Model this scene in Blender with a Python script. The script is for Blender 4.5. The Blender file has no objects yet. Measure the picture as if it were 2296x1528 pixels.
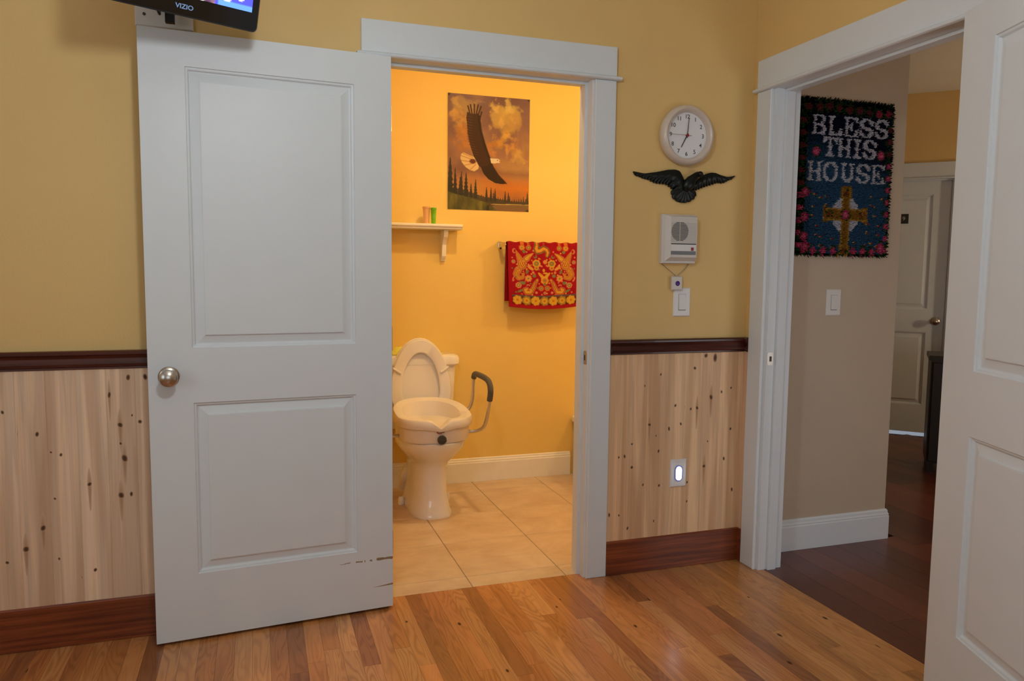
import bpy, math, random
import numpy as np
from mathutils import Vector, Matrix
PI = math.pi
random.seed(7)
SC = bpy.context.scene
COL = SC.collection

# ------------------------------------------------------------------ camera
cam_d = bpy.data.cameras.new('camera')
cam = bpy.data.objects.new('camera', cam_d)
COL.objects.link(cam)
SC.camera = cam
cam_d.sensor_width = 36.0
cam_d.lens = 1696.6 / 2296 * 36.0
cam_d.clip_start = 0.02
_rt = Vector((0.94772763, -0.318907, 0.01052008))
_up = Vector((0.01881042, 0.08875269, 0.99587606))
_fw = Vector((0.31852553, 0.94362137, -0.09011215))
cam.matrix_world = Matrix(((_rt.x, _up.x, -_fw.x, -0.2229), (_rt.y, _up.y, -_fw.y, -2.8278),
                           (_rt.z, _up.z, -_fw.z, 1.2810), (0, 0, 0, 1)))

# ------------------------------------------------------------------ world, exposure, large lights
vs = SC.view_settings
vs.view_transform = 'Standard'
vs.look = 'None'
vs.exposure = -0.06
vs.gamma = 1.0
vs.use_curve_mapping = False
SC.cycles.max_bounces = 6
SC.cycles.caustics_reflective = False
SC.cycles.caustics_refractive = False
SC.cycles.adaptive_threshold = 0.05
world = bpy.data.worlds.new('World')
SC.world = world
world.use_nodes = True
_bg = world.node_tree.nodes['Background']
_bg.inputs[0].default_value = (0.75, 0.85, 1.0, 1)
_bg.inputs[1].default_value = 0.35


def area_light(name, loc, rot, size, power, color, size_y=None, shape='RECTANGLE', spread=PI):
    d = bpy.data.lights.new(name, 'AREA')
    d.shape = shape
    d.size = size
    if size_y:
        d.size_y = size_y
    d.energy = power
    d.color = color
    d.spread = spread
    o = bpy.data.objects.new(name, d)
    COL.objects.link(o)
    o.location = loc
    o.rotation_euler = rot
    return o


CEIL = 2.72
# daylight at the two bedroom windows (left wall, wall behind the camera)
area_light('daylight_left_window', (-2.36, -2.5, 1.55), (0, -PI / 2, 0), 1.15, 13, (0.62, 0.82, 1.0), 1.3)
area_light('daylight_rear_window', (-0.3, -4.36, 1.55), (PI / 2, 0, 0), 1.5, 11.5, (0.66, 0.84, 1.0), 1.15)
# fill light added at an invented hall window to brighten the rug wall
area_light('hall_fill_light', (2.85, -2.36, .78), (PI / 2, 0, 0), .9, 10, (0.95, 0.95, 1.0), 1.0)

# ------------------------------------------------------------------ materials
def lin(r, g=None, b=None):
    if g is None:
        r, g, b = r
    f = lambda c: (c / 255 / 12.92) if c / 255 <= 0.04045 else ((c / 255 + 0.055) / 1.055) ** 2.4
    return (f(r), f(g), f(b))


class NT:
    """small node-tree helper"""
    def __init__(self, name):
        self.m = bpy.data.materials.new(name)
        self.m.use_nodes = True
        self.t = self.m.node_tree
        self.b = self.t.nodes['Principled BSDF']

    def n(self, typ, **kw):
        nd = self.t.nodes.new(typ)
        for k, v in kw.items():
            setattr(nd, k, v)
        return nd

    def l(self, a, b):
        self.t.links.new(a, b)

    def math(self, op, a, b=None, c=None):
        nd = self.n('ShaderNodeMath', operation=op)
        for i, x in enumerate((a, b, c)):
            if x is None:
                continue
            if isinstance(x, (int, float)):
                nd.inputs[i].default_value = x
            else:
                self.l(x, nd.inputs[i])
        return nd.outputs[0]

    def noise(self, vec, scale, detail=2.0, rough=0.5, dist=0.0):
        nd = self.n('ShaderNodeTexNoise')
        nd.inputs['Scale'].default_value = scale
        nd.inputs['Detail'].default_value = detail
        nd.inputs['Roughness'].default_value = rough
        nd.inputs['Distortion'].default_value = dist
        if vec is not None:
            self.l(vec, nd.inputs['Vector'])
        return nd.outputs['Fac']

    def ramp(self, fac, stops):
        nd = self.n('ShaderNodeValToRGB')
        el = nd.color_ramp.elements
        while len(el) < len(stops):
            el.new(0.5)
        for e, (p, c) in zip(el, stops):
            e.position = p
            e.color = (*c, 1)
        self.l(fac, nd.inputs[0])
        return nd.outputs[0]

    def mixc(self, fac, a, b, mode='MIX'):
        nd = self.n('ShaderNodeMix', data_type='RGBA', blend_type=mode)
        for i, x in ((0, fac), (6, a), (7, b)):
            if isinstance(x, (int, float)):
                nd.inputs[i].default_value = x
            elif isinstance(x, tuple):
                nd.inputs[i].default_value = (*x[:3], 1)
            else:
                self.l(x, nd.inputs[i])
        return nd.outputs[2]

    def mapping(self, vec, scale=(1, 1, 1), loc=(0, 0, 0)):
        nd = self.n('ShaderNodeMapping')
        nd.inputs['Scale'].default_value = scale
        nd.inputs['Location'].default_value = loc
        self.l(vec, nd.inputs['Vector'])
        return nd.outputs[0]

    def pos(self):
        return self.n('ShaderNodeNewGeometry').outputs['Position']

    def bump(self, h, strength=0.2, dist=0.002):
        nd = self.n('ShaderNodeBump')
        nd.inputs['Strength'].default_value = strength
        nd.inputs['Distance'].default_value = dist
        self.l(h, nd.inputs['Height'])
        self.l(nd.outputs[0], self.b.inputs['Normal'])

    def set(self, **kw):
        for k, v in kw.items():
            s = self.b.inputs[k.replace('_', ' ')]
            if isinstance(v, tuple):
                s.default_value = (*v[:3], 1)
            elif isinstance(v, (int, float)):
                s.default_value = v
            else:
                self.l(v, s)
        return self


def plain(name, col, rough=0.5, metal=0.0, var=0.04, scale=30.0, bump=0.0, spec=0.5, coat=0.0):
    t = NT(name)
    p = t.n('ShaderNodeTexCoord').outputs['Object']
    f = t.noise(p, scale, 3)
    a = tuple(c * (1 - var) for c in col)
    b = tuple(min(1, c * (1 + var)) for c in col)
    t.set(Base_Color=t.mixc(f, a, b), Roughness=rough, Metallic=metal, Specular_IOR_Level=spec, Coat_Weight=coat)
    if bump:
        t.bump(t.noise(p, scale * 4, 2), bump, 0.001)
    return t.m


def paint_wall(name, col, rough=0.55, bump=0.35):
    t = NT(name)
    p = t.pos()
    f = t.noise(p, 3.0, 3)
    a = tuple(c * 0.96 for c in col)
    b = tuple(min(1, c * 1.04) for c in col)
    t.set(Base_Color=t.mixc(f, a, b), Roughness=rough, Specular_IOR_Level=0.35)
    t.bump(t.noise(p, 140.0, 3, 0.55), bump, 0.0016)
    return t.m


def vcol(name, rough=0.8, spec=0.2, bump=0.0, weave=0.0, emit=0.0):
    t = NT(name)
    a = t.n('ShaderNodeVertexColor', layer_name='col')
    c = a.outputs[0]
    t.set(Base_Color=c, Roughness=rough, Specular_IOR_Level=spec)
    if bump:
        p = t.n('ShaderNodeTexCoord').outputs['Object']
        t.bump(t.noise(p, 700, 2), bump, 0.001)
    if emit:
        t.l(c, t.b.inputs['Emission Color'])
        t.b.inputs['Emission Strength'].default_value = emit
    return t.m


def oak(name, rough=0.28, coat=0.25, contrast=1.0, length_axis='y', dark=False):
    """strip flooring: tint comes from each plank's own object colour"""
    t = NT(name)
    oi = t.n('ShaderNodeObjectInfo')
    p = t.pos()
    off = t.math('MULTIPLY', oi.outputs['Random'], 53.0)
    cmb = t.n('ShaderNodeCombineXYZ')
    t.l(off, cmb.inputs[0]); t.l(off, cmb.inputs[1]); t.l(off, cmb.inputs[2])
    ad = t.n('ShaderNodeVectorMath', operation='ADD')
    t.l(p, ad.inputs[0]); t.l(cmb.outputs[0], ad.inputs[1])
    q = ad.outputs[0]
    # cathedral figure: rings of a stretched, warped field
    g = t.mapping(q, (14.0, 1.7, 14.0))
    field = t.noise(g, 1.0, 2.0, 0.45, 0.4)
    rings = t.math('SINE', t.math('MULTIPLY', field, 95.0))
    rings = t.math('MULTIPLY_ADD', rings, 0.5, 0.5)
    fib = t.noise(t.mapping(q, (420.0, 9.0, 420.0)), 1.0, 3, 0.6)
    big = t.noise(t.mapping(q, (8.0, 0.8, 8.0)), 1.0, 3, 0.6)
    c0 = oi.outputs['Color']
    dk = t.mixc(1.0, c0, (0.56, 0.46, 0.38), 'MULTIPLY')
    lt = t.mixc(1.0, c0, (1.15, 1.12, 1.08), 'MULTIPLY')
    col = t.mixc(t.math('MULTIPLY', t.math('POWER', rings, 2.0), 0.68 * contrast), c0, dk)
    col = t.mixc(t.math('MULTIPLY', fib, 0.35 * contrast), col, dk)
    col = t.mixc(t.ramp(big, [(0.45, (0, 0, 0)), (0.75, (1, 1, 1))]), col, lt)
    streak = t.ramp(t.noise(t.mapping(q, (30.0, 1.1, 30.0)), 1.0, 2, 0.5), [(0.60, (0, 0, 0)), (0.72, (1, 1, 1))])
    col = t.mixc(t.math('MULTIPLY', streak, 0.35 * contrast), col, dk)
    t.set(Base_Color=col, Roughness=rough, Coat_Weight=coat, Coat_Roughness=0.18, Specular_IOR_Level=0.4)
    t.bump(fib, 0.05, 0.001)
    return t.m


def pine(name):
    t = NT(name)
    oi = t.n('ShaderNodeObjectInfo')
    p = t.pos()
    off = t.math('MULTIPLY', oi.outputs['Random'], 37.0)
    cmb = t.n('ShaderNodeCombineXYZ')
    t.l(off, cmb.inputs[0]); t.l(off, cmb.inputs[1]); t.l(off, cmb.inputs[2])
    ad = t.n('ShaderNodeVectorMath', operation='ADD')
    t.l(p, ad.inputs[0]); t.l(cmb.outputs[0], ad.inputs[1])
    q = ad.outputs[0]
    f1 = t.noise(t.mapping(q, (34.0, 34.0, 0.9)), 1.0, 2, 0.5, 0.5)
    f2 = t.noise(t.mapping(q, (160.0, 160.0, 2.2)), 1.0, 3, 0.6)
    heart = t.ramp(t.noise(t.mapping(q, (15.0, 15.0, 0.7)), 1.0, 2, 0.5, 0.6), [(0.49, (0, 0, 0)), (0.60, (1, 1, 1))])
    c0 = oi.outputs['Color']
    dk = t.mixc(1.0, c0, (0.74, 0.61, 0.52), 'MULTIPLY')
    lt = t.mixc(1.0, c0, (1.24, 1.24, 1.22), 'MULTIPLY')
    col = t.mixc(t.ramp(f1, [(0.47, (0, 0, 0)), (0.56, (1, 1, 1))]), c0, lt)
    col = t.mixc(t.math('MULTIPLY', heart, 0.6), col, dk)
    rings = t.math('MULTIPLY_ADD', t.math('SINE', t.math('MULTIPLY', f1, 60.0)), 0.5, 0.5)
    col = t.mixc(t.math('MULTIPLY', rings, 0.16), col, dk)
    col = t.mixc(t.math('MULTIPLY', f2, 0.28), col, dk)
    t.set(Base_Color=col, Roughness=0.5, Specular_IOR_Level=0.3)
    t.bump(f2, 0.08, 0.001)
    return t.m


def stained(name, base, dark, axis='x', rough=0.32):
    t = NT(name)
    p = t.pos()
    sc = (2.2, 60, 60) if axis == 'x' else (60, 2.2, 60)
    f = t.noise(t.mapping(p, sc), 1.0, 4, 0.6)
    g = t.noise(t.mapping(p, (1.4, 14, 14)), 1.0, 3, 0.6)
    col = t.mixc(t.ramp(f, [(0.35, (0, 0, 0)), (0.65, (1, 1, 1))]), base, dark)
    col = t.mixc(t.math('MULTIPLY', t.ramp(g, [(0.5, (0, 0, 0)), (0.7, (1, 1, 1))]), 0.6), col, dark)
    t.set(Base_Color=col, Roughness=rough, Specular_IOR_Level=0.4, Coat_Weight=0.15)
    return t.m


def door_paint(name, chips=False):
    t = NT(name)
    oc = t.n('ShaderNodeTexCoord').outputs['Object']
    f = t.noise(oc, 6.0, 2)
    white = t.mixc(f, lin(219, 225, 229), lin(224, 230, 234))
    if chips:
        s = t.n('ShaderNodeSeparateXYZ')
        t.l(oc, s.inputs[0])
        u, z = s.outputs[0], s.outputs[2]
        nz = t.noise(t.mapping(oc, (40, 1, 90)), 1.0, 3)
        # long chipped scrape
        zc = t.math('MULTIPLY_ADD', nz, 0.012, 0.1955)
        d1 = t.math('ABSOLUTE', t.math('SUBTRACT', z, zc))
        w1 = t.math('MULTIPLY_ADD', u, -0.020, 0.0048)
        m1 = t.math('LESS_THAN', d1, w1)
        gap = t.math('GREATER_THAN', t.noise(t.mapping(oc, (70, 1, 1)), 1.0, 2), 0.46)
        near = t.math('LESS_THAN', u, 0.06)
        m1 = t.math('MULTIPLY', m1, t.math('MAXIMUM', gap, near))
        m1 = t.math('MULTIPLY', m1, t.math('LESS_THAN', u, 0.2))
        # short split lower down
        zc2 = t.math('MULTIPLY_ADD', u, -0.06, 0.099)
        d2 = t.math('ABSOLUTE', t.math('SUBTRACT', z, zc2))
        w2 = t.math('MULTIPLY_ADD', u, -0.045, 0.0036)
        m2 = t.math('LESS_THAN', d2, w2)
        msk = t.math('MAXIMUM', m1, m2)
        white = t.mixc(msk, white, lin(150, 126, 98))
    t.set(Base_Color=white, Roughness=0.42, Specular_IOR_Level=0.4)
    t.bump(t.noise(oc, 300, 2), 0.02, 0.0005)
    return t.m


def emissive(name, col, strength, base=(0.8, 0.8, 0.8)):
    t = NT(name)
    p = t.n('ShaderNodeTexCoord').outputs['Object']
    f = t.noise(p, 20, 1)
    t.set(Base_Color=base, Emission_Color=t.mixc(f, col, tuple(c * 0.96 for c in col)), Emission_Strength=strength, Roughness=0.3)
    return t.m


def glass_mat(name, col=(1, 1, 1), rough=0.05):
    t = NT(name)
    p = t.n('ShaderNodeTexCoord').outputs['Object']
    t.set(Base_Color=t.mixc(t.noise(p, 3, 1), col, tuple(c * 0.98 for c in col)), Roughness=rough, Transmission_Weight=1.0, IOR=1.45)
    return t.m


def tile_mat(name):
    t = NT(name)
    oi = t.n('ShaderNodeObjectInfo')
    p = t.pos()
    off = t.math('MULTIPLY', oi.outputs['Random'], 31.0)
    cmb = t.n('ShaderNodeCombineXYZ')
    t.l(off, cmb.inputs[0]); t.l(off, cmb.inputs[1])
    ad = t.n('ShaderNodeVectorMath', operation='ADD')
    t.l(p, ad.inputs[0]); t.l(cmb.outputs[0], ad.inputs[1])
    q = ad.outputs[0]
    a = t.noise(t.mapping(q, (5, 7, 5)), 1.0, 5, 0.6, 0.4)
    b = t.noise(t.mapping(q, (26, 60, 26)), 1.0, 4, 0.65)
    col = t.mixc(t.ramp(a, [(0.32, (0, 0, 0)), (0.68, (1, 1, 1))]), lin(216, 190, 158), lin(188, 156, 120))
    col = t.mixc(t.math('MULTIPLY', b, 0.4), col, lin(228, 208, 180))
    t.set(Base_Color=col, Roughness=0.34, Specular_IOR_Level=0.4)
    t.bump(b, 0.05, 0.001)
    return t.m


YEL = (0.79, 0.54, 0.215)
M = {}
M['yellow'] = paint_wall('yellow wall paint', YEL)
M['yellow_bath'] = paint_wall('yellow bathroom wall paint', (0.82, 0.58, 0.17), 0.5)
M['greige'] = paint_wall('beige hall paint', lin(196, 180, 158))
M['ceil'] = paint_wall('ceiling paint', lin(235, 232, 225), 0.8)
M['trim'] = door_paint('white trim paint')
M['door_chip'] = door_paint('white door paint with chips', True)
M['door'] = door_paint('white door paint')
M['bath_trim'] = plain('white baseboard paint', lin(238, 234, 226), 0.4)
M['oak'] = oak('varnished oak strip')
M['dark_floor'] = oak('dark red-brown hall boards', 0.3, 0.2, 0.6)
M['pine'] = pine('knotty pine board')
M['rail'] = stained('dark cherry rail', lin(92, 44, 34), lin(52, 20, 17))
M['base'] = stained('reddish brown baseboard', lin(150, 78, 44), lin(98, 46, 28))
M['subfloor'] = plain('dark joint', (0.05, 0.03, 0.02), 0.9)
M['grout'] = plain('tile grout', lin(150, 125, 96), 0.9)
M['tile'] = tile_mat('sand ceramic tile')
M['nickel'] = plain('brushed nickel', lin(190, 182, 170), 0.28, 1.0, 0.02)
M['chrome'] = plain('chrome', lin(215, 212, 205), 0.12, 1.0, 0.01)
M['alu'] = plain('satin aluminium tube', lin(205, 200, 190), 0.3, 1.0, 0.02)
M['black_gloss'] = plain('glossy black plastic', (0.006, 0.006, 0.007), 0.12, 0, 0.1)
M['black'] = plain('matt black plastic', (0.012, 0.012, 0.013), 0.45, 0, 0.1)
M['bronze'] = plain('dark patinated metal', lin(26, 30, 27), 0.36, 0.55, 0.3, 60, 0.15)
M['white_plastic'] = plain('white plastic', lin(228, 226, 224), 0.35, 0, 0.02)
M['ivory_plastic'] = plain('off-white plastic', lin(214, 208, 200), 0.4, 0, 0.02)
M['grey_plastic'] = plain('grey plastic strip', lin(120, 122, 126), 0.4, 0, 0.03)
M['dark_grey'] = plain('dark grey plastic', lin(66, 64, 60), 0.45, 0, 0.05)
M['slot'] = plain('shadow slot', lin(70, 66, 60), 0.7)
M['red_btn'] = plain('red button', lin(150, 20, 28), 0.3)
M['purple_btn'] = plain('purple button', lin(74, 30, 130), 0.3)
M['cord'] = plain('grey cord', lin(150, 146, 138), 0.6)
M['porcelain'] = plain('glazed white porcelain', lin(238, 234, 228), 0.08, 0, 0.01, 10, 0, 0.5, 0.4)
M['seat_plastic'] = plain('white toilet seat plastic', lin(238, 232, 224), 0.25, 0, 0.01)
M['riser_plastic'] = plain('off-white moulded plastic', lin(234, 224, 210), 0.45, 0, 0.02, 80)
M['grip'] = plain('grey foam grip', lin(92, 88, 84), 0.7, 0, 0.06, 200, 0.2)
M['cloth'] = plain('yellow cloth', lin(226, 222, 96), 0.9, 0, 0.12, 60, 0.4)
M['cup_peach'] = plain('peach glazed cup', lin(232, 178, 128), 0.08, 0, 0.04, 20, 0, 0.6, 0.8)
M['cup_green'] = plain('green glazed cup', lin(110, 190, 20), 0.08, 0, 0.05, 20, 0, 0.6, 0.8)
M['clock_rim'] = plain('frosted white clock rim', lin(214, 200, 186), 0.3, 0, 0.02, 20, 0, 0.5, 0.5)
M['clock_face'] = plain('white clock face', lin(232, 232, 234), 0.5, 0, 0.01)
M['ink'] = plain('dark grey ink', lin(58, 56, 58), 0.6)
M['red_hand'] = plain('red clock hand', lin(150, 22, 30), 0.4)
M['knot'] = vcol('pine knot', 0.5)
M['poster'] = vcol('printed poster paper', 0.45, 0.3)
M['towel'] = vcol('terry towel', 0.95, 0.05, 0.5)
M['pile'] = vcol('latch hook yarn', 0.95, 0.05)
M['backing'] = plain('rug canvas', lin(40, 38, 40), 0.95)
M['lettering'] = plain('pale blue lettering', lin(150, 190, 245), 0.3)
M['white_ink'] = plain('white ink', lin(190, 190, 185), 0.5)
M['logo_red'] = plain('red logo ink', lin(170, 40, 44), 0.5)
M['logo_dark'] = plain('dark logo ink', lin(52, 40, 28), 0.5)
M['blackwood'] = plain('black stained wood', (0.010, 0.008, 0.007), 0.4, 0, 0.2)
M['tub'] = plain('white acrylic tub', lin(240, 236, 228), 0.15, 0, 0.01)
M['night'] = emissive('night light lens', (0.72, 0.83, 1.0), 9.0)
M['night_bezel'] = plain('blue grey translucent bezel', lin(88, 96, 160), 0.25)
M['lamp_glass'] = emissive('lit opal glass', (0.90, 0.97, 1.0), 95.0)
M['can_glass'] = emissive('lit warm lens', (1.0, 0.66, 0.30), 10.0)
M['sconce_glass'] = emissive('lit sconce glass', (1.0, 0.82, 0.56), 120.0)
M['vanity_glass'] = emissive('lit warm opal globe', (1.0, 0.74, 0.36), 175.0)
M['window_glass'] = glass_mat('window glass')

# ------------------------------------------------------------------ mesh helpers
class B:
    """collects shapes for one mesh"""
    def __init__(self):
        self.v, self.f, self.c = [], [], []

    def add(self, vs_, fs, col=None):
        o = len(self.v)
        self.v += [tuple(map(float, x)) for x in vs_]
        self.f += [tuple(i + o for i in f) for f in fs]
        if col is not None:
            self.c += [col] * len(vs_)
        return self

    def box(self, x0, x1, y0, y1, z0, z1):
        p = [(x0, y0, z0), (x1, y0, z0), (x1, y1, z0), (x0, y1, z0), (x0, y0, z1), (x1, y0, z1), (x1, y1, z1), (x0, y1, z1)]
        return self.add(p, [(0, 3, 2, 1), (4, 5, 6, 7), (0, 1, 5, 4), (1, 2, 6, 5), (2, 3, 7, 6), (3, 0, 4, 7)])

    def cbox(self, x0, x1, y0, y1, z0, z1, c, axis):
        """box whose face at the axis' low side ('-y','-x','+z'...) is chamfered by c"""
        if axis == '-y':
            r = [(x0, y1, z0, x1, z1, 0), (x0, y0 + c, z0, x1, z1, 0), (x0 + c, y0, z0 + c, x1 - c, z1 - c, 0)]
            vs_ = []
            for (a, y, b, d, e, _) in r:
                vs_ += [(a, y, b), (d, y, b), (d, y, e), (a, y, e)]
        elif axis == '+z':
            vs_ = []
            for (z, k) in ((z0, 0), (z1 - c, 0), (z1, c)):
                vs_ += [(x0 + k, y1 - k, z), (x1 - k, y1 - k, z), (x1 - k, y0 + k, z), (x0 + k, y0 + k, z)]
        fs = [(3, 2, 1, 0), (8, 9, 10, 11)]
        for k in (0, 4):
            for i in range(4):
                j = (i + 1) % 4
                fs.append((k + i, k + j, k + 4 + j, k + 4 + i))
        return self.add(vs_, fs)

    def loft(self, rings, cap0=True, cap1=True, closed=True):
        n = len(rings[0])
        vs_ = [q for r in rings for q in r]
        fs = []
        for k in range(len(rings) - 1):
            for i in range(n if closed else n - 1):
                j = (i + 1) % n
                fs.append((k * n + i, k * n + j, (k + 1) * n + j, (k + 1) * n + i))
        if cap0:
            fs.append(tuple(range(n - 1, -1, -1)))
        if cap1:
            fs.append(tuple(range((len(rings) - 1) * n, len(rings) * n)))
        return self.add(vs_, fs)

    def prism(self, pts, h0, h1, axis='y'):
        """polygon (a,b) extruded; axis y: a=x,b=z ; axis x: a=y,b=z ; axis z: a=x,b=y"""
        f = {'y': lambda a, b, h: (a, h, b), 'x': lambda a, b, h: (h, a, b), 'z': lambda a, b, h: (a, b, h)}[axis]
        return self.loft([[f(a, b, h0) for a, b in pts], [f(a, b, h1) for a, b in pts]])

    def lathe(self, prof, axis='z', n=28, c=(0, 0, 0)):
        rings = []
        for r, h in prof:
            ring = []
            for i in range(n):
                t = 2 * PI * i / n
                a, b = r * math.cos(t), r * math.sin(t)
                q = {'z': (a, b, h), 'y': (a, h, b), 'x': (h, a, b)}[axis]
                ring.append((q[0] + c[0], q[1] + c[1], q[2] + c[2]))
            rings.append(ring)
        return self.loft(rings)

    def tube(self, pts, r, n=10, smooth=True, sub=6):
        P = [Vector(p) for p in pts]
        if smooth and len(P) > 2:
            Q = []
            for i in range(len(P) - 1):
                p0, p1, p2, p3 = P[max(i - 1, 0)], P[i], P[i + 1], P[min(i + 2, len(P) - 1)]
                for k in range(sub):
                    t = k / sub
                    Q.append(0.5 * ((2 * p1) + (p2 - p0) * t + (2 * p0 - 5 * p1 + 4 * p2 - p3) * t * t + (3 * p1 - p0 - 3 * p2 + p3) * t ** 3))
            Q.append(P[-1])
            P = Q
        rings = []
        nv = None
        for i, p in enumerate(P):
            d = (P[min(i + 1, len(P) - 1)] - P[max(i - 1, 0)]).normalized()
            if nv is None:
                nv = d.orthogonal().normalized()
            else:
                nv = (nv - d * nv.dot(d))
                nv = nv.normalized() if nv.length > 1e-6 else d.orthogonal().normalized()
            bv = d.cross(nv)
            rings.append([tuple(p + (nv * math.cos(2 * PI * k / n) + bv * math.sin(2 * PI * k / n)) * r) for k in range(n)])
        return self.loft(rings)

    def mesh(self, name, mat, smooth=False):
        me = bpy.data.meshes.new(name)
        me.from_pydata(self.v, [], self.f)
        me.materials.append(M[mat] if isinstance(mat, str) else mat)
        if self.c:
            ca = me.color_attributes.new('col', 'FLOAT_COLOR', 'POINT')
            arr = np.ones((len(self.v), 4), dtype=np.float32)
            arr[:, :3] = np.array(self.c, dtype=np.float32)
            ca.data.foreach_set('color', arr.ravel())
        import bmesh
        bm = bmesh.new()
        bm.from_mesh(me)
        bmesh.ops.recalc_face_normals(bm, faces=bm.faces)
        bm.to_mesh(me)
        bm.free()
        if smooth:
            me.polygons.foreach_set('use_smooth', [True] * len(me.polygons))
            if smooth != 'all':
                me.set_sharp_from_angle(angle=math.radians(38))
        me.update()
        return me

    def obj(self, name, mat, parent=None, smooth=False, loc=None, rot=None):
        return link(name, self.mesh(name, mat, smooth), parent, loc, rot)


def link(name, me, parent=None, loc=None, rot=None):
    o = bpy.data.objects.new(name, me)
    COL.objects.link(o)
    if parent is not None:
        o.parent = parent
    if loc is not None:
        o.location = loc
    if rot is not None:
        o.rotation_euler = rot
    return o


def tag(o, label, cat, group=None, kind=None):
    o['label'] = label
    o['category'] = cat
    if group:
        o['group'] = group
    if kind:
        o['kind'] = kind
    return o


def thing(name, label, cat, loc=(0, 0, 0), rotz=0, group=None, kind=None):
    o = bpy.data.objects.new(name, None)
    COL.objects.link(o)
    o.empty_display_size = 0.05
    o.location = loc
    o.rotation_euler = (0, 0, rotz)
    return tag(o, label, cat, group, kind)


def text_obj(s, size, name, mat, parent, loc, rot, extrude=0.0004, align='CENTER', bold=0.0, squeeze=1.0):
    cu = bpy.data.curves.new('txt', 'FONT')
    cu.body = s
    cu.size = size
    cu.extrude = extrude
    cu.offset = bold
    cu.align_x = align
    cu.align_y = 'CENTER'
    tmp = bpy.data.objects.new('txt', cu)
    me = bpy.data.meshes.new_from_object(tmp)
    bpy.data.objects.remove(tmp)
    bpy.data.curves.remove(cu)
    me.name = name
    me.materials.clear()
    me.materials.append(M[mat])
    if squeeze != 1.0:
        for v in me.vertices:
            v.co.x *= squeeze
    return link(name, me, parent, loc, rot)


FACE_MY = (PI / 2, 0, 0)     # text lying in XZ plane, facing -Y

# ------------------------------------------------------------------ bedroom shell
XC = 1.8194           # bedroom face of the right wall
X2 = 1.935            # hall face of the right wall
XL, YN = -2.4, -4.4
T1 = 0.12             # thickness of the back wall
OX0, OX1 = 0.226, 1.078      # rough opening in the back wall
OZ = 2.066
OY0, OY1 = -0.132, -1.092    # rough opening in the right wall

b = B()
b.box(XL - .12, OX0, 0, T1, 0, CEIL)
b.box(OX1, X2, 0, T1, 0, CEIL)
b.box(OX0, OX1, 0, T1, OZ, CEIL)
wall_back = tag(b.obj('wall_back', 'yellow'), 'yellow bedroom wall around the bathroom doorway, knotty pine wainscot below', 'wall', kind='structure')
b = B()
b.box(XC, X2, OY0, -0.0005, 0, CEIL)
b.box(XC, X2, YN, OY1, 0, CEIL)
b.box(XC, X2, OY1, OY0, OZ, CEIL)
wall_right = tag(b.obj('wall_right', 'yellow'), 'yellow bedroom wall around the doorway to the dark hall', 'wall', kind='structure')
# left wall with a window opening, rear wall with a window opening
b = B()
b.box(XL - .12, XL, YN, -3.15, 0, CEIL); b.box(XL - .12, XL, -1.85, -0.0005, 0, CEIL)
b.box(XL - .12, XL, -3.15, -1.85, 0, .95); b.box(XL - .12, XL, -3.15, -1.85, 2.15, CEIL)
tag(b.obj('wall_left', 'yellow'), 'yellow bedroom side wall with a window, left of the camera', 'wall', kind='structure')
b = B()
b.box(XL - .12, -1.1, YN - .12, YN - .0005, 0, CEIL); b.box(.5, X2, YN - .12, YN - .0005, 0, CEIL)
b.box(-1.1, .5, YN - .12, YN - .0005, 0, .95); b.box(-1.1, .5, YN - .12, YN - .0005, 2.15, CEIL)
tag(b.obj('wall_front', 'yellow'), 'yellow bedroom wall with a window, behind the camera', 'wall', kind='structure')
w = thing('window_1', 'white framed window in the bedroom side wall', 'window', (XL - .06, -2.5, .95), kind='structure')
f = B(); f.box(-.05, .05, -.65, -.6, 0, 1.2); f.box(-.05, .05, .6, .65, 0, 1.2); f.box(-.05, .05, -.6, .6, 0, .05); f.box(-.05, .05, -.6, .6, 1.15, 1.2); f.box(-.02, .02, -.6, .6, .58, .62)
f.obj('window_frame', 'trim', w); B().box(-.004, .004, -.6, .6, .05, 1.15).obj('pane', 'window_glass', w)
w = thing('window_2', 'white framed window in the wall behind the camera', 'window', (-.3, YN - .06, .95), kind='structure')
f = B(); f.box(-.8, -.75, -.05, .05, 0, 1.2); f.box(.75, .8, -.05, .05, 0, 1.2); f.box(-.75, .75, -.05, .05, 0, .05); f.box(-.75, .75, -.05, .05, 1.15, 1.2); f.box(-.02, .02, -.02, .02, .05, 1.15)
f.obj('window_frame', 'trim', w); B().box(-.75, .75, -.004, .004, .05, 1.15).obj('pane', 'window_glass', w)
tag(B().box(XL - .12, X2, YN - .12, T1, CEIL, CEIL + .1).obj('ceiling', 'ceil'), 'white bedroom ceiling', 'ceiling', kind='structure')

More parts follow.
